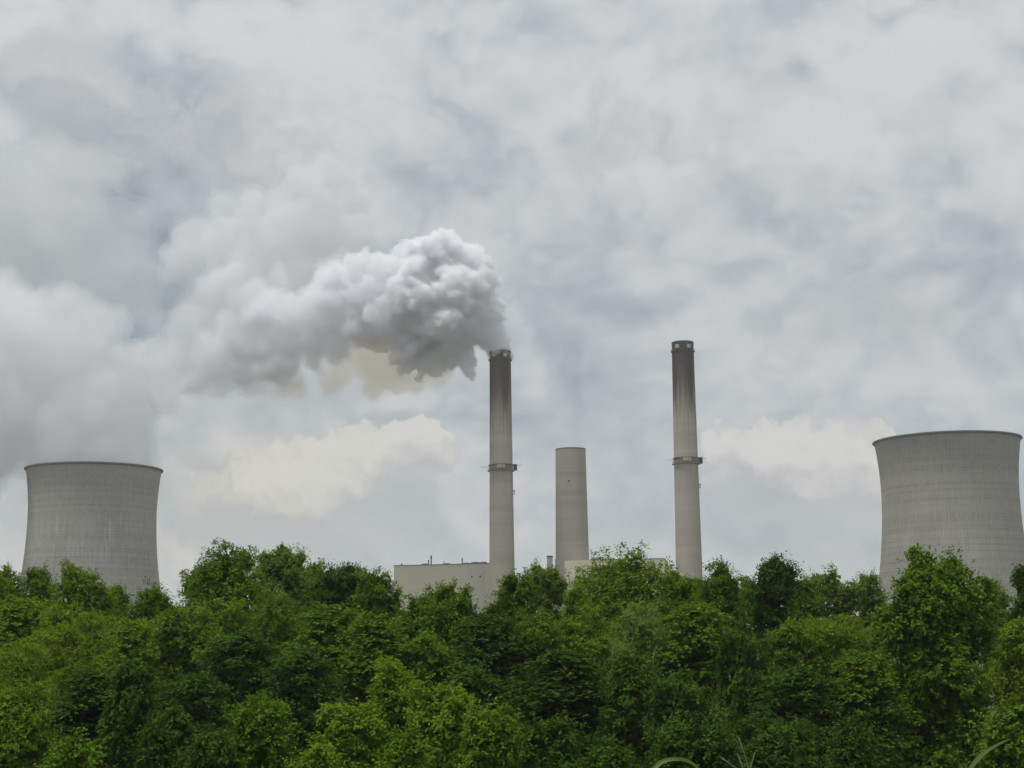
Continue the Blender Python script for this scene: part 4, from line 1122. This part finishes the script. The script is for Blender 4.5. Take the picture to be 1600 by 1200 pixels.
TREES = [
    ('tree', 'mid green tree at the very left edge, left of the left cooling tower', -40.02, 126.0, 10.91, 5.04, 'maple', 'mid', 1.0, ((0, 0),), 'trees of the wood in front of the power plant'),
    ('tree', 'loose thin tree overlapping left flank of the left cooling tower', -36.60, 124.0, 10.45, 3.97, 'airy', 'mid', 1.0, ((0, 0),), 'trees of the wood in front of the power plant'),
    ('tree', 'fresh green round headed tree in front of the middle of the left cooling tower', -31.77, 116.0, 10.45, 5.10, 'maple', 'light', 1.1, ((-0.1, 0), (0.35, 0.7), (0.65, 1.6)), 'trees of the wood in front of the power plant'),
    ('tree', 'low tree crossing the foot of the left cooling tower', -29.75, 121.0, 8.99, 3.87, 'maple', 'mid', 1.0, ((0, 0),), 'trees of the wood in front of the power plant'),
    ('tree', 'mid green tree covering right foot of the left cooling tower', -25.17, 112.0, 8.56, 5.38, 'airy', 'mid', 1.0, ((0, 0),), 'trees of the wood in front of the power plant'),
    ('tree', 'darker shoulder tree just left of the highest green crown', -22.69, 116.0, 10.17, 3.71, 'maple', 'mid', 1.0, ((0, 0),), 'trees of the wood in front of the power plant'),
    ('tree', 'highest broad round crown, right of the left cooling tower, bright cloud beside it', -19.17, 110.0, 11.01, 5.72, 'maple', 'mid', 1.1, ((-0.1, 0), (0.3, 0.3), (-0.55, 1.2)), 'trees of the wood in front of the power plant'),
    ('tree', 'pale feathery crown rising beside the highest broad crown', -17.18, 119.0, 11.79, 5.24, 'airy', 'pale', 1.0, ((0, 0), (0.45, 0.5), (-0.4, 0.6)), 'trees of the wood in front of the power plant'),
    ('tree', 'narrow tree filling the dip right of the pale feathery crown', -15.36, 124.0, 10.73, 3.97, 'spike', 'mid', 1.0, ((0, 0),), 'trees of the wood in front of the power plant'),
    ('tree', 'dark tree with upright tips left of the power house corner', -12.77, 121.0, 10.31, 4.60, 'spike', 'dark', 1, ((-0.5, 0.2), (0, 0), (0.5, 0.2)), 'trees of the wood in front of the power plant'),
    ('tree', 'spiky mid green tree just covering the left corner of the power house', -9.07, 106.0, 9.04, 3.39, 'spike', 'mid', 1.1, ((-0.3, 0), (0.3, 0.5), (0.7, 1.4)), 'trees of the wood in front of the power plant'),
    ('tree', 'broad spiky topped tree centred in front of the power house wall', -4.59, 104.0, 7.97, 5.41, 'spike', 'mid', 1.1, ((-0.65, 0.7), (-0.2, 0.2), (0.15, 0), (0.5, 0.3)), 'trees of the wood in front of the power plant'),
    ('tree', 'thin see through tree at the foot of the smoking chimney', -0.13, 109.0, 8.58, 3.92, 'airy', 'mid', 0.8, ((-0.1, 0), (0.5, -0.2), (-0.7, 1.6)), 'trees of the wood in front of the power plant'),
    ('tree', 'wispy tree with sky gaps in front of the vent stack', 2.04, 113.0, 9.64, 3.62, 'airy', 'pale', 0.8, ((-0.2, 0), (0.35, 0.1), (0.7, 0.8)), 'trees of the wood in front of the power plant'),
    ('tree', 'small tree below the plain chimney', 4.16, 108.0, 7.97, 3.02, 'airy', 'light', 1.0, ((0, 0),), 'trees of the wood in front of the power plant'),
    ('tree', 'big round yellowish green tree in front of the boiler house', 7.71, 112.0, 10.45, 7.39, 'maple', 'light', 1.1, ((-0.25, 0.2), (0.15, 0), (-0.6, 1.2), (0.55, 0.9)), 'trees of the wood in front of the power plant'),
    ('tree', 'small rounded tree covering the sloping conveyor', 11.31, 114.0, 9.25, 3.65, 'maple', 'mid', 1.0, ((0, 0),), 'trees of the wood in front of the power plant'),
    ('tree', 'little tree at the foot of the right sooty chimney', 12.68, 113.0, 8.73, 2.71, 'maple', 'light', 1.0, ((0, 0),), 'trees of the wood in front of the power plant'),
    ('tree', 'pointed tree immediately right of the right sooty chimney', 13.82, 108.0, 9.24, 3.46, 'spike', 'mid', 1.1, ((0, 0), (-0.5, 0.9), (0.5, 0.9)), 'trees of the wood in front of the power plant'),
    ('tree', 'low tree in the dip between the pointed tree and the twin tipped one', 17.14, 118.0, 9.07, 3.78, 'maple', 'mid', 1.0, ((0, 0),), 'trees of the wood in front of the power plant'),
    ('tree', 'dark blue green twin tipped tree standing against the sky right of centre', 17.94, 111.0, 9.88, 3.77, 'spike', 'dark', 0.95, ((-0.35, 0.5), (0.1, 0), (0.55, 0.5)), 'trees of the wood in front of the power plant'),
    ('tree', 'low tree between the twin tipped tree and the pale wispy one', 21.58, 120.0, 9.05, 3.84, 'maple', 'mid', 1.0, ((0, 0),), 'trees of the wood in front of the power plant'),
    ('tree', 'pale wispy tree between the right sooty chimney and the right cooling tower', 24.69, 124.0, 9.84, 5.46, 'airy', 'pale', 0.9, ((-0.1, 0), (-0.55, 0.3), (0.5, 0.9)), 'trees of the wood in front of the power plant'),
    ('tree', 'pale low tree beside left foot of the right cooling tower', 26.95, 122.0, 9.30, 3.42, 'airy', 'pale', 1.0, ((0, 0),), 'trees of the wood in front of the power plant'),
    ('tree', 'tall dense glossy sycamore in front of the right cooling tower, trunk showing low down', 22.95, 88.0, 8.71, 9.08, 'syc', 'mid', 1.25, ((-0.12, 0), (0.2, 0.25), (0.42, 1.6), (-0.35, 1.6), (-0.52, 2.8), (0.02, 1.0)), 'trees of the wood in front of the power plant'),
    ('tree', 'pale thin tree behind the right shoulder of the sycamore', 35.63, 120.0, 8.53, 3.36, 'airy', 'pale', 1.0, ((0, 0),), 'trees of the wood in front of the power plant'),
    ('tree', 'dark tree cut off by the right edge of the photo', 35.65, 112.0, 9.33, 2.69, 'spike', 'dark', 1.0, ((0, 0),), 'trees of the wood in front of the power plant'),
    ('tree', 'yellow green tree right of the sycamore below the pale thin one', 31.48, 102.0, 5.37, 4.49, 'maple', 'yellow', 1.0, ((0, 0),), 'trees of the wood in front of the power plant'),
    ('tree', 'tree cut off by left edge, behind the leftmost second row tree', -39.08, 121.0, 9.90, 4.36, 'maple', 'light', 1.0, ((0, 0),), 'trees of the wood in front of the power plant'),
    ('tree', 'small tree filling the notch below the left corner of the power house', -6.92, 103.0, 6.19, 3.30, 'maple', 'mid', 1.0, ((0, 0),), 'trees of the wood in front of the power plant'),
    ('tree', 'green tree filling the notch left of the sycamore crown', 21.99, 98.0, 5.33, 3.53, 'maple', 'mid', 1.0, ((0, 0),), 'trees of the wood in front of the power plant'),
    ('tree', 'light green tree below the leftmost trees, second row', -32.56, 106.0, 7.39, 5.34, 'maple', 'light', 1.0, ((0, 0),), 'trees of the wood in front of the power plant'),
    ('tree', 'bright yellow green feathery tree under the left cooling tower', -27.45, 100.0, 6.87, 6.88, 'willow', 'yellow', 1.1, ((-0.2, 0), (0.3, 0.3)), 'trees of the wood in front of the power plant'),
    ('tree', 'soft light green tree at left edge, third row down', -27.98, 92.0, 4.55, 6.33, 'willow', 'light', 1.0, ((0, 0),), 'trees of the wood in front of the power plant'),
    ('tree', 'mid green round tree below the right foot of the left cooling tower', -21.48, 100.0, 6.50, 5.04, 'maple', 'mid', 1.0, ((0, 0),), 'trees of the wood in front of the power plant'),
    ('tree', 'rounded light tree between the yellow feathery tree and its green neighbour', -22.53, 95.0, 5.49, 3.91, 'maple', 'light', 1.0, ((0, 0),), 'trees of the wood in front of the power plant'),
    ('tree', 'leafy lighter crown in the heart of the left tree mass', -18.78, 101.0, 7.03, 6.50, 'maple', 'light', 1, ((-0.2, 0.3), (0.25, 0)), 'trees of the wood in front of the power plant'),
    ('tree', 'fine leaved dome below the pale feathery crown', -15.36, 103.0, 7.61, 7.09, 'willow', 'mid', 1.0, ((0, 0),), 'trees of the wood in front of the power plant'),
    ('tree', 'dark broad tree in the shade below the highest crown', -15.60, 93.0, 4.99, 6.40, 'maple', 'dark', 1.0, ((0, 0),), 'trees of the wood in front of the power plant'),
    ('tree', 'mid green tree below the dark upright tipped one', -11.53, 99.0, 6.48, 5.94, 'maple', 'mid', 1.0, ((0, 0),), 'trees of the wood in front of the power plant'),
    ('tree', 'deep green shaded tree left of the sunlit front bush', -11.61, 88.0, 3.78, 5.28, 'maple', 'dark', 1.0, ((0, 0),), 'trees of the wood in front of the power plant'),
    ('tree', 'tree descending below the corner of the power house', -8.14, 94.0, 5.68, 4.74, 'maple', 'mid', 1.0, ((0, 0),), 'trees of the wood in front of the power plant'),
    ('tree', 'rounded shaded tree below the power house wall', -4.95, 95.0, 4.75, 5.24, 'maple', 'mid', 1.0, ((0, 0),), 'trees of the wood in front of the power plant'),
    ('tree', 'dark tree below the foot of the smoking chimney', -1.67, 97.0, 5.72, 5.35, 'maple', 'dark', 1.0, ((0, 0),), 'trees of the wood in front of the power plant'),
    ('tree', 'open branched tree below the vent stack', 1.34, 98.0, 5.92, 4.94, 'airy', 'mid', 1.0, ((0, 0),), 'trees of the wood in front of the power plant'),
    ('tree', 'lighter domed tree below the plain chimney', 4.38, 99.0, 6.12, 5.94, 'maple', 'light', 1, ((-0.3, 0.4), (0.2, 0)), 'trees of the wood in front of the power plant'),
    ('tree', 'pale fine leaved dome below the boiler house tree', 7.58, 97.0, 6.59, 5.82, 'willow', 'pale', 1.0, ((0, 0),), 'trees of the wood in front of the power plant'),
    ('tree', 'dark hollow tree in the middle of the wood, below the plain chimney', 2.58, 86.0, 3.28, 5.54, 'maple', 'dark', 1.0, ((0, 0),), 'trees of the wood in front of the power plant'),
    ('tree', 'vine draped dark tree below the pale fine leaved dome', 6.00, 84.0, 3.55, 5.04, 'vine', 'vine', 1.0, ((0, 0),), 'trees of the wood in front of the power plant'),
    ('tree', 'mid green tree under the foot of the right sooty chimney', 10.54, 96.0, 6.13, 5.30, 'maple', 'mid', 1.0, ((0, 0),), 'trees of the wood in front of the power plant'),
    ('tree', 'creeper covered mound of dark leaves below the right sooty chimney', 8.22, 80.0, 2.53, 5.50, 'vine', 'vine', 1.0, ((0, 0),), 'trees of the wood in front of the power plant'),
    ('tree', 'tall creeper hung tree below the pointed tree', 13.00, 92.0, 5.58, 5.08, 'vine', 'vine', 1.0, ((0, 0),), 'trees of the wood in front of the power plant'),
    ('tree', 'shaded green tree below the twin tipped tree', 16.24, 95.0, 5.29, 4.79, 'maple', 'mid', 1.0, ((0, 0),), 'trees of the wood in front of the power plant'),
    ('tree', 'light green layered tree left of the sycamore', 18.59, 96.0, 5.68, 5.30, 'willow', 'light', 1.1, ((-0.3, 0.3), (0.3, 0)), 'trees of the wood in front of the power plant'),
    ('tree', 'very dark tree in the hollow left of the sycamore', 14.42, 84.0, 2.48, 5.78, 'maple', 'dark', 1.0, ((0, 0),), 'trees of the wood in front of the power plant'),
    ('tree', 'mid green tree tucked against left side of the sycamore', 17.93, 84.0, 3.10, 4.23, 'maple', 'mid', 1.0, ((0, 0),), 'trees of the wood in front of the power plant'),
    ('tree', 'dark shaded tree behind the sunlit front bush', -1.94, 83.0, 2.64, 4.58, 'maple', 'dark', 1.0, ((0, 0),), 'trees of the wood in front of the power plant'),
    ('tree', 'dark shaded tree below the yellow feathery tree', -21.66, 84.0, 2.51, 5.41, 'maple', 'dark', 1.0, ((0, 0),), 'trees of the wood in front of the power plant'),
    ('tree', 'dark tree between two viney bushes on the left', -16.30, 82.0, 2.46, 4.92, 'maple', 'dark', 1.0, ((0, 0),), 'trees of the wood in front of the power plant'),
    ('bush', 'light green feathery bush filling bottom left corner, dark branches inside', -21.41, 70.0, 2.24, 4.20, 'willow', 'light', 1.0, ((-0.2, 0.2), (0.2, 0)), 'bushes at the front edge of the wood'),
    ('bush', 'upright viney bush with drooping sprays, left of centre front', -17.80, 75.0, 3.29, 2.40, 'vine', 'vine', 1.1, ((0, 0), (0.5, 0.4)), 'bushes at the front edge of the wood'),
    ('bush', 'small vine covered bush at the bottom left', -14.13, 67.0, 1.09, 2.41, 'vine', 'vine', 1.1, ((-0.2, 0.2), (0.2, 0)), 'bushes at the front edge of the wood'),
    ('bush', 'bush with light upright shoots below the left tree mass', -10.29, 66.0, 1.48, 2.90, 'spike', 'mid', 1.1, ((-0.5, 0.2), (0, 0.1), (0.4, 0)), 'bushes at the front edge of the wood'),
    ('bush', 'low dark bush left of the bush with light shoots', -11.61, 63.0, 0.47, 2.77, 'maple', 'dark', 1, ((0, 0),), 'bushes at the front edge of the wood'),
    ('bush', 'low shadowy bush on the bottom edge near the left corner', -16.64, 62.0, 0.31, 3.47, 'maple', 'mid', 1, ((0, 0),), 'bushes at the front edge of the wood'),
    ('bush', 'tallest sunlit bush of the front clump, yellow green leaves', -5.61, 74.0, 2.99, 2.96, 'maple', 'light', 1.15, ((-0.1, 0), (0.4, 0.5)), 'bushes at the front edge of the wood'),
    ('bush', 'broad sunlit bush on the right of the front clump', -3.11, 69.0, 2.01, 3.59, 'maple', 'light', 1.1, ((-0.3, 0.2), (0.3, 0.3), (0, 0)), 'bushes at the front edge of the wood'),
    ('bush', 'left sunlit bush of the front clump', -6.66, 66.0, 1.34, 3.17, 'maple', 'light', 1.1, ((-0.3, 0), (0.4, 0.3)), 'bushes at the front edge of the wood'),
    ('bush', 'right end sunlit bush of the front clump with pointed shoots', -1.02, 65.0, 1.10, 2.60, 'spike', 'light', 1.1, ((-0.3, 0), (0.4, 0.2)), 'bushes at the front edge of the wood'),
    ('bush', 'lowest bush of the front clump on the bottom edge', -3.95, 61.0, 0.34, 3.17, 'maple', 'mid', 1.1, ((0, 0),), 'bushes at the front edge of the wood'),
    ('bush', 'little bright bush on the bottom edge left of the front clump', -7.17, 60.0, 0.06, 2.16, 'maple', 'light', 1.1, ((0, 0),), 'bushes at the front edge of the wood'),
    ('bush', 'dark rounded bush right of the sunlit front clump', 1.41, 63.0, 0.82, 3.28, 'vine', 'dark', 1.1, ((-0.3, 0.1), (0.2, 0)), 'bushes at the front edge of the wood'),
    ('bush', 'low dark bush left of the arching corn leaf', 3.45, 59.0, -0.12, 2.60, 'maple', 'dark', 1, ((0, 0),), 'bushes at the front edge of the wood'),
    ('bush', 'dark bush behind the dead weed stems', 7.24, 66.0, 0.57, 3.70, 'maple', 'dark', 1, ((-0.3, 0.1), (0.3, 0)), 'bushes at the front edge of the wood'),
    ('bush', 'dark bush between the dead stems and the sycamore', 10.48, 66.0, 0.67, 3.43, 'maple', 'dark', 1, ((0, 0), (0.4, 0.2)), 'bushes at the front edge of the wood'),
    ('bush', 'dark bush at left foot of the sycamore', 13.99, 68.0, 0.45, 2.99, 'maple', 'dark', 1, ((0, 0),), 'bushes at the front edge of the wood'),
    ('bush', 'mid green bush at the right edge below the sycamore', 21.77, 72.0, 0.97, 3.17, 'maple', 'mid', 1, ((0, 0),), 'bushes at the front edge of the wood'),
]
for k, (name, label, x, y, ztop, width, style, hue, dens, peaks, group) in enumerate(TREES):
    tree(100 + k, name, label, x, y, ztop, width, style, hue, dens, peaks, group, len(peaks) == 1 and y < 107)
# the wood goes on beyond both edges of the photo: the same growths again, turned and stretched
WOOD = [c for c in POOL.get(('maple', 'tree'), []) + POOL.get(('vine', 'tree'), []) + POOL.get(('airy', 'tree'), [])]
rw = random.Random(12)
for side in (-1, 1):
    for k in range(9):
        y = (78, 92, 106)[k % 3] + rw.uniform(-3, 3)
        x = side * (y * 0.335 + 4.8 + (k // 3) * 5.5 + rw.uniform(-1, 1)); gz = ground_z(x, y)
        t = thing('tree', 'leafy green tree of the wood beyond the edge of the photo', 'tree', (x, y, gz), 0.0, 'trees of the wood beyond the photo edges')
        cm, tm, H0, W0 = WOOD[rw.randrange(len(WOOD))]
        H = rw.uniform(13, 17); sc_ = rw.uniform(6.5, 8.0) / W0; rz = rw.uniform(-3, 3)
        for nm, me_ in (('crown', cm), ('trunk', tm)):
            o = obj(nm, me_, t); o.scale = (sc_, sc_, H / H0); o.rotation_euler = (0, 0, rz)
print('LEAVES', NLEAF)

# undergrowth: weeds and saplings nobody could count
rng = np.random.default_rng(77)
n = 26000
yy = rng.uniform(40, 118, n); xx = rng.uniform(-1, 1, n) * (yy * 0.36 + 6)
zz = np.array([ground_z(a, b) for a, b in zip(xx, yy)]) + rng.uniform(0, 1, n) ** 1.6 * 1.9
P = np.stack([xx, yy, zz], 1); A = nrm(rng.normal(size=P.shape) + np.array((0, 0, 0.3))); N = nrm(rng.normal(size=P.shape) * 0.6 + np.array((0, -0.3, 0.8)))
Bv = nrm(np.cross(N, A)); sz = rng.uniform(0.22, 0.45, n)[:, None]
V = np.stack([P, P + A * sz * .5 + Bv * sz * .3, P + A * sz, P + A * sz * .5 - Bv * sz * .3], 1).reshape(-1, 3)
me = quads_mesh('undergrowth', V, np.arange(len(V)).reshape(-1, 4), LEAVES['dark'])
me.attributes.new('tint', 'FLOAT', 'FACE').data.foreach_set('value', rng.uniform(0, 1, n).astype(np.float32))
tag(obj('undergrowth', me), 'low dark weeds covering the ground between the tree trunks', 'undergrowth', kind='stuff')

# ------------------------------------------------------------------ field edge: corn leaves and a dead weed close to the camera
def corn_mat():
    m, g, out = new_mat('corn_leaf')
    uv = g.node('ShaderNodeUVMap').outputs[0]; s = g.sep(uv)
    vein = g.ss(g.m('ABSOLUTE', g.m('SUBTRACT', s[0], 0.5)), 0.02, 0.07, 0.5, 0.0)
    fib = g.noise(g.comb(g.m('MULTIPLY', s[0], 30.0), g.m('MULTIPLY', s[1], 1.5), 0.0), 1.0, 3.0, 0.5)
    col = g.mix(fib, rgb(0.085, 0.145, 0.030), rgb(0.155, 0.225, 0.070))
    col = g.mix(vein, col, rgb(0.28, 0.34, 0.17))
    geo = g.node('ShaderNodeNewGeometry')
    col = g.mix(g.m('MULTIPLY', geo.outputs['Backfacing'], 0.55), col, rgb(0.36, 0.40, 0.27))   # downy pale underside
    p = principled(g, out, col, 0.5, fib, 0.002, 0.0, 0.4)
    tr = g.node('ShaderNodeBsdfTranslucent'); tr.inputs[0].default_value = rgb(0.22, 0.30, 0.05)
    mx = g.node('ShaderNodeMixShader'); mx.inputs[0].default_value = 0.3
    g.l.new(p.outputs[0], mx.inputs[1]); g.l.new(tr.outputs[0], mx.inputs[2]); g.l.new(mx.outputs[0], out.inputs['Surface'])
    return m
M['corn'] = corn_mat(); M['stalk'] = plain('corn_stalk', (0.13, 0.17, 0.05), 0.7); M['dead'] = plain('dead_stem', (0.16, 0.145, 0.12), 0.85)
def blade(parent, pts, width, twist, name='leaf', taper=2.6):
    """A long corn leaf along pts with a folded midrib, tapering to a point."""
    P = [Vector(p) for p in pts]
    fine_ = []
    for i in range(len(P) - 1):                              # Catmull-Rom
        p0 = P[max(i - 1, 0)]; p1 = P[i]; p2 = P[i + 1]; p3 = P[min(i + 2, len(P) - 1)]
        for q in range(6):
            t = q / 6; fine_.append(0.5 * ((2 * p1) + (p2 - p0) * t + (2 * p0 - 5 * p1 + 4 * p2 - p3) * t * t + (3 * p1 - p0 - 3 * p2 + p3) * t ** 3))
    fine_.append(P[-1]); n = len(fine_); b = MB()
    for i, p in enumerate(fine_):
        s = i / (n - 1); w = width * min(1.0, 0.45 + s * 2.2) * (1 - s ** taper) * 0.5 + 0.001
        t = (fine_[min(i + 1, n - 1)] - fine_[max(i - 1, 0)]).normalized()
        sd = t.cross(Vector((0, 0, 1))); sd = sd.normalized() if sd.length > 1e-3 else Vector((0, 1, 0))
        sd = Matrix.Rotation(twist[0] + (twist[1] - twist[0]) * s, 3, t) @ sd
        nn = sd.cross(t)
        wav = 0.10 * w * math.sin(s * 17)
        for k, (e, h) in enumerate(((-1, 0.30), (-0.5, 0.10), (0, 0), (0.5, 0.10), (1, 0.30))):
            b.v.append(tuple(p + sd * (w * e) + nn * (w * h + wav * e)))
    for i in range(n - 1):
        for k in range(4):
            b.face((i * 5 + k, i * 5 + k + 1, i * 5 + k + 6, i * 5 + k + 5), ((k / 4, i / n * 8), ((k + 1) / 4, i / n * 8), ((k + 1) / 4, (i + 1) / n * 8), (k / 4, (i + 1) / n * 8)))
    return b.build(name, M['corn'], parent, smooth=True)
t = thing('corn_plant', 'green corn plant with one long leaf arching over beside the dead stems', 'corn', (0, 0, 0), 0.0, 'corn at the field edge')
MB().tube([(0.523, 7.000, -0.1), (0.523, 7.000, 0.8), (0.543, 7.000, 1.60)], [0.018, 0.015, 0.008], 8).build('stalk', M['stalk'], t, smooth=True)
blade(t, [(0.532, 7.000, 1.627), (0.563, 7.030, 1.804), (0.617, 7.060, 1.879), (0.692, 7.090, 1.896), (0.755, 7.120, 1.880), (0.796, 7.150, 1.840), (0.813, 7.180, 1.742)], 0.018, (0.5, 2.4))
blade(t, [(0.523, 7.000, 1.2), (0.273, 6.900, 1.45), (0.023, 6.850, 1.38), (-0.177, 6.850, 1.1)], 0.07, (0.2, 0.4))
blade(t, [(0.523, 7.000, 0.8), (0.773, 7.100, 1.1), (1.023, 7.150, 1.08), (1.223, 7.150, 0.8)], 0.07, (0.2, 0.4))
t = thing('corn_plant', 'pale corn leaf rising to a point in front of the tall dense sycamore', 'corn', (0, 0, 0), 0.0, 'corn at the field edge')
MB().tube([(1.609, 6.000, -0.1), (1.609, 6.000, 0.8), (1.609, 6.000, 1.66)], [0.018, 0.015, 0.008], 8).build('stalk', M['stalk'], t, smooth=True)
blade(t, [(1.612, 6.000, 1.712), (1.637, 6.020, 1.846), (1.677, 6.040, 1.913), (1.726, 6.060, 1.957), (1.773, 6.080, 1.983), (1.816, 6.100, 2.002), (1.849, 6.120, 2.011)], 0.040, (5.1, 5.3), taper=1.1)
blade(t, [(1.609, 6.000, 1.1), (1.359, 5.900, 1.35), (1.109, 5.850, 1.3), (0.909, 5.850, 1.0)], 0.07, (0.2, 0.4))
blade(t, [(1.609, 6.000, 0.7), (1.859, 6.100, 1.0), (2.109, 6.150, 0.98), (2.309, 6.150, 0.7)], 0.07, (0.2, 0.4))
t = thing('dead_weed', 'bare grey dead weed stems fanning up at the field edge', 'weed')
MB().tube([(1.281, 9.000, 1.582), (1.276, 9.000, 1.738), (1.254, 9.000, 1.810), (1.229, 9.000, 1.893)], [0.0052, 0.0041, 0.0029, 0.0018], 6).build('stem', M['dead'], t, smooth=True)
MB().tube([(1.281, 9.000, 1.582), (1.245, 9.000, 1.732), (1.216, 9.000, 1.814)], [0.0052, 0.0035, 0.0018], 6).build('stem', M['dead'], t, smooth=True)
MB().tube([(1.281, 9.000, 1.582), (1.287, 9.000, 1.738), (1.313, 9.000, 1.820)], [0.0052, 0.0035, 0.0018], 6).build('stem', M['dead'], t, smooth=True)
MB().tube([(1.277, 9.000, 1.565), (1.203, 9.000, 1.736), (1.158, 9.000, 1.770), (1.117, 9.000, 1.798)], [0.0052, 0.0041, 0.0029, 0.0018], 6).build('stem', M['dead'], t, smooth=True)
MB().tube([(1.281, 9.000, -0.05), (1.261, 9.000, 0.7), (1.281, 9.000, 1.582)], [0.012, 0.009, 0.0055], 6).build('root_stem', M['dead'], t, smooth=True)


# ------------------------------------------------------------------ birds far off in the sky
def bird_mesh():
    b = MB()
    b.tube([(0, -0.26, 0), (0, -0.2, 0.01), (0, -0.05, 0.0), (0, 0.12, 0.0), (0, 0.2, 0.03), (0, 0.27, 0.03)], [0.03, 0.06, 0.085, 0.07, 0.05, 0.012], 8)
    for s in (-1, 1):
        k = len(b.v)
        for (x, y, z) in ((0.05, 0.09, 0.03), (0.30, 0.15, 0.14), (0.62, 0.02, 0.10), (0.30, -0.02, 0.13), (0.05, -0.10, 0.03)):
            b.v.append((s * x, y, z)); 
        for (x, y, z) in ((0.05, 0.09, 0.0), (0.30, 0.15, 0.12), (0.62, 0.02, 0.09), (0.30, -0.02, 0.11), (0.05, -0.10, 0.0)):
            b.v.append((s * x, y, z))
        for f in ((0, 1, 3, 4), (1, 2, 3), (9, 8, 6, 5), (8, 7, 6), (0, 5, 6, 1), (1, 6, 7, 2), (2, 7, 8, 3), (3, 8, 9, 4)): b.face([k + i for i in f])
    k = len(b.v); b.v += [(-0.03, -0.2, 0.0), (0.03, -0.2, 0.0), (0.09, -0.40, 0.0), (-0.09, -0.40, 0.0), (0, -0.25, 0.03)]
    b.face((k, k + 1, k + 2, k + 3)); b.face((k, k + 4, k + 1))
    return b.mesh('bird', M['bird'], True)
bm_ = bird_mesh()
tag(obj('bird', bm_, None, (37.21, 900.00, 177.82), 0.4), 'tiny dark bird in the sky above the plain chimney', 'bird', 'birds around the chimneys')
tag(obj('bird', bm_, None, (95.03, 900.00, 193.35), 2.0), 'tiny dark bird just above the mouth of the right sooty chimney', 'bird', 'birds around the chimneys')
tag(obj('bird', bm_, None, (6.60, 880.00, 155.84), 3.6), 'tiny dark bird right beside the smoking chimney', 'bird', 'birds around the chimneys')
tag(obj('bird', bm_, None, (107.75, 880.00, 88.06), 1.2), 'tiny dark bird low in the sky close right of the right sooty chimney', 'bird', 'birds around the chimneys')
tag(obj('bird', bm_, None, (128.71, 880.00, 97.23), 5.1), 'tiny dark bird before the white heaped cloud left of the right cooling tower', 'bird', 'birds around the chimneys')
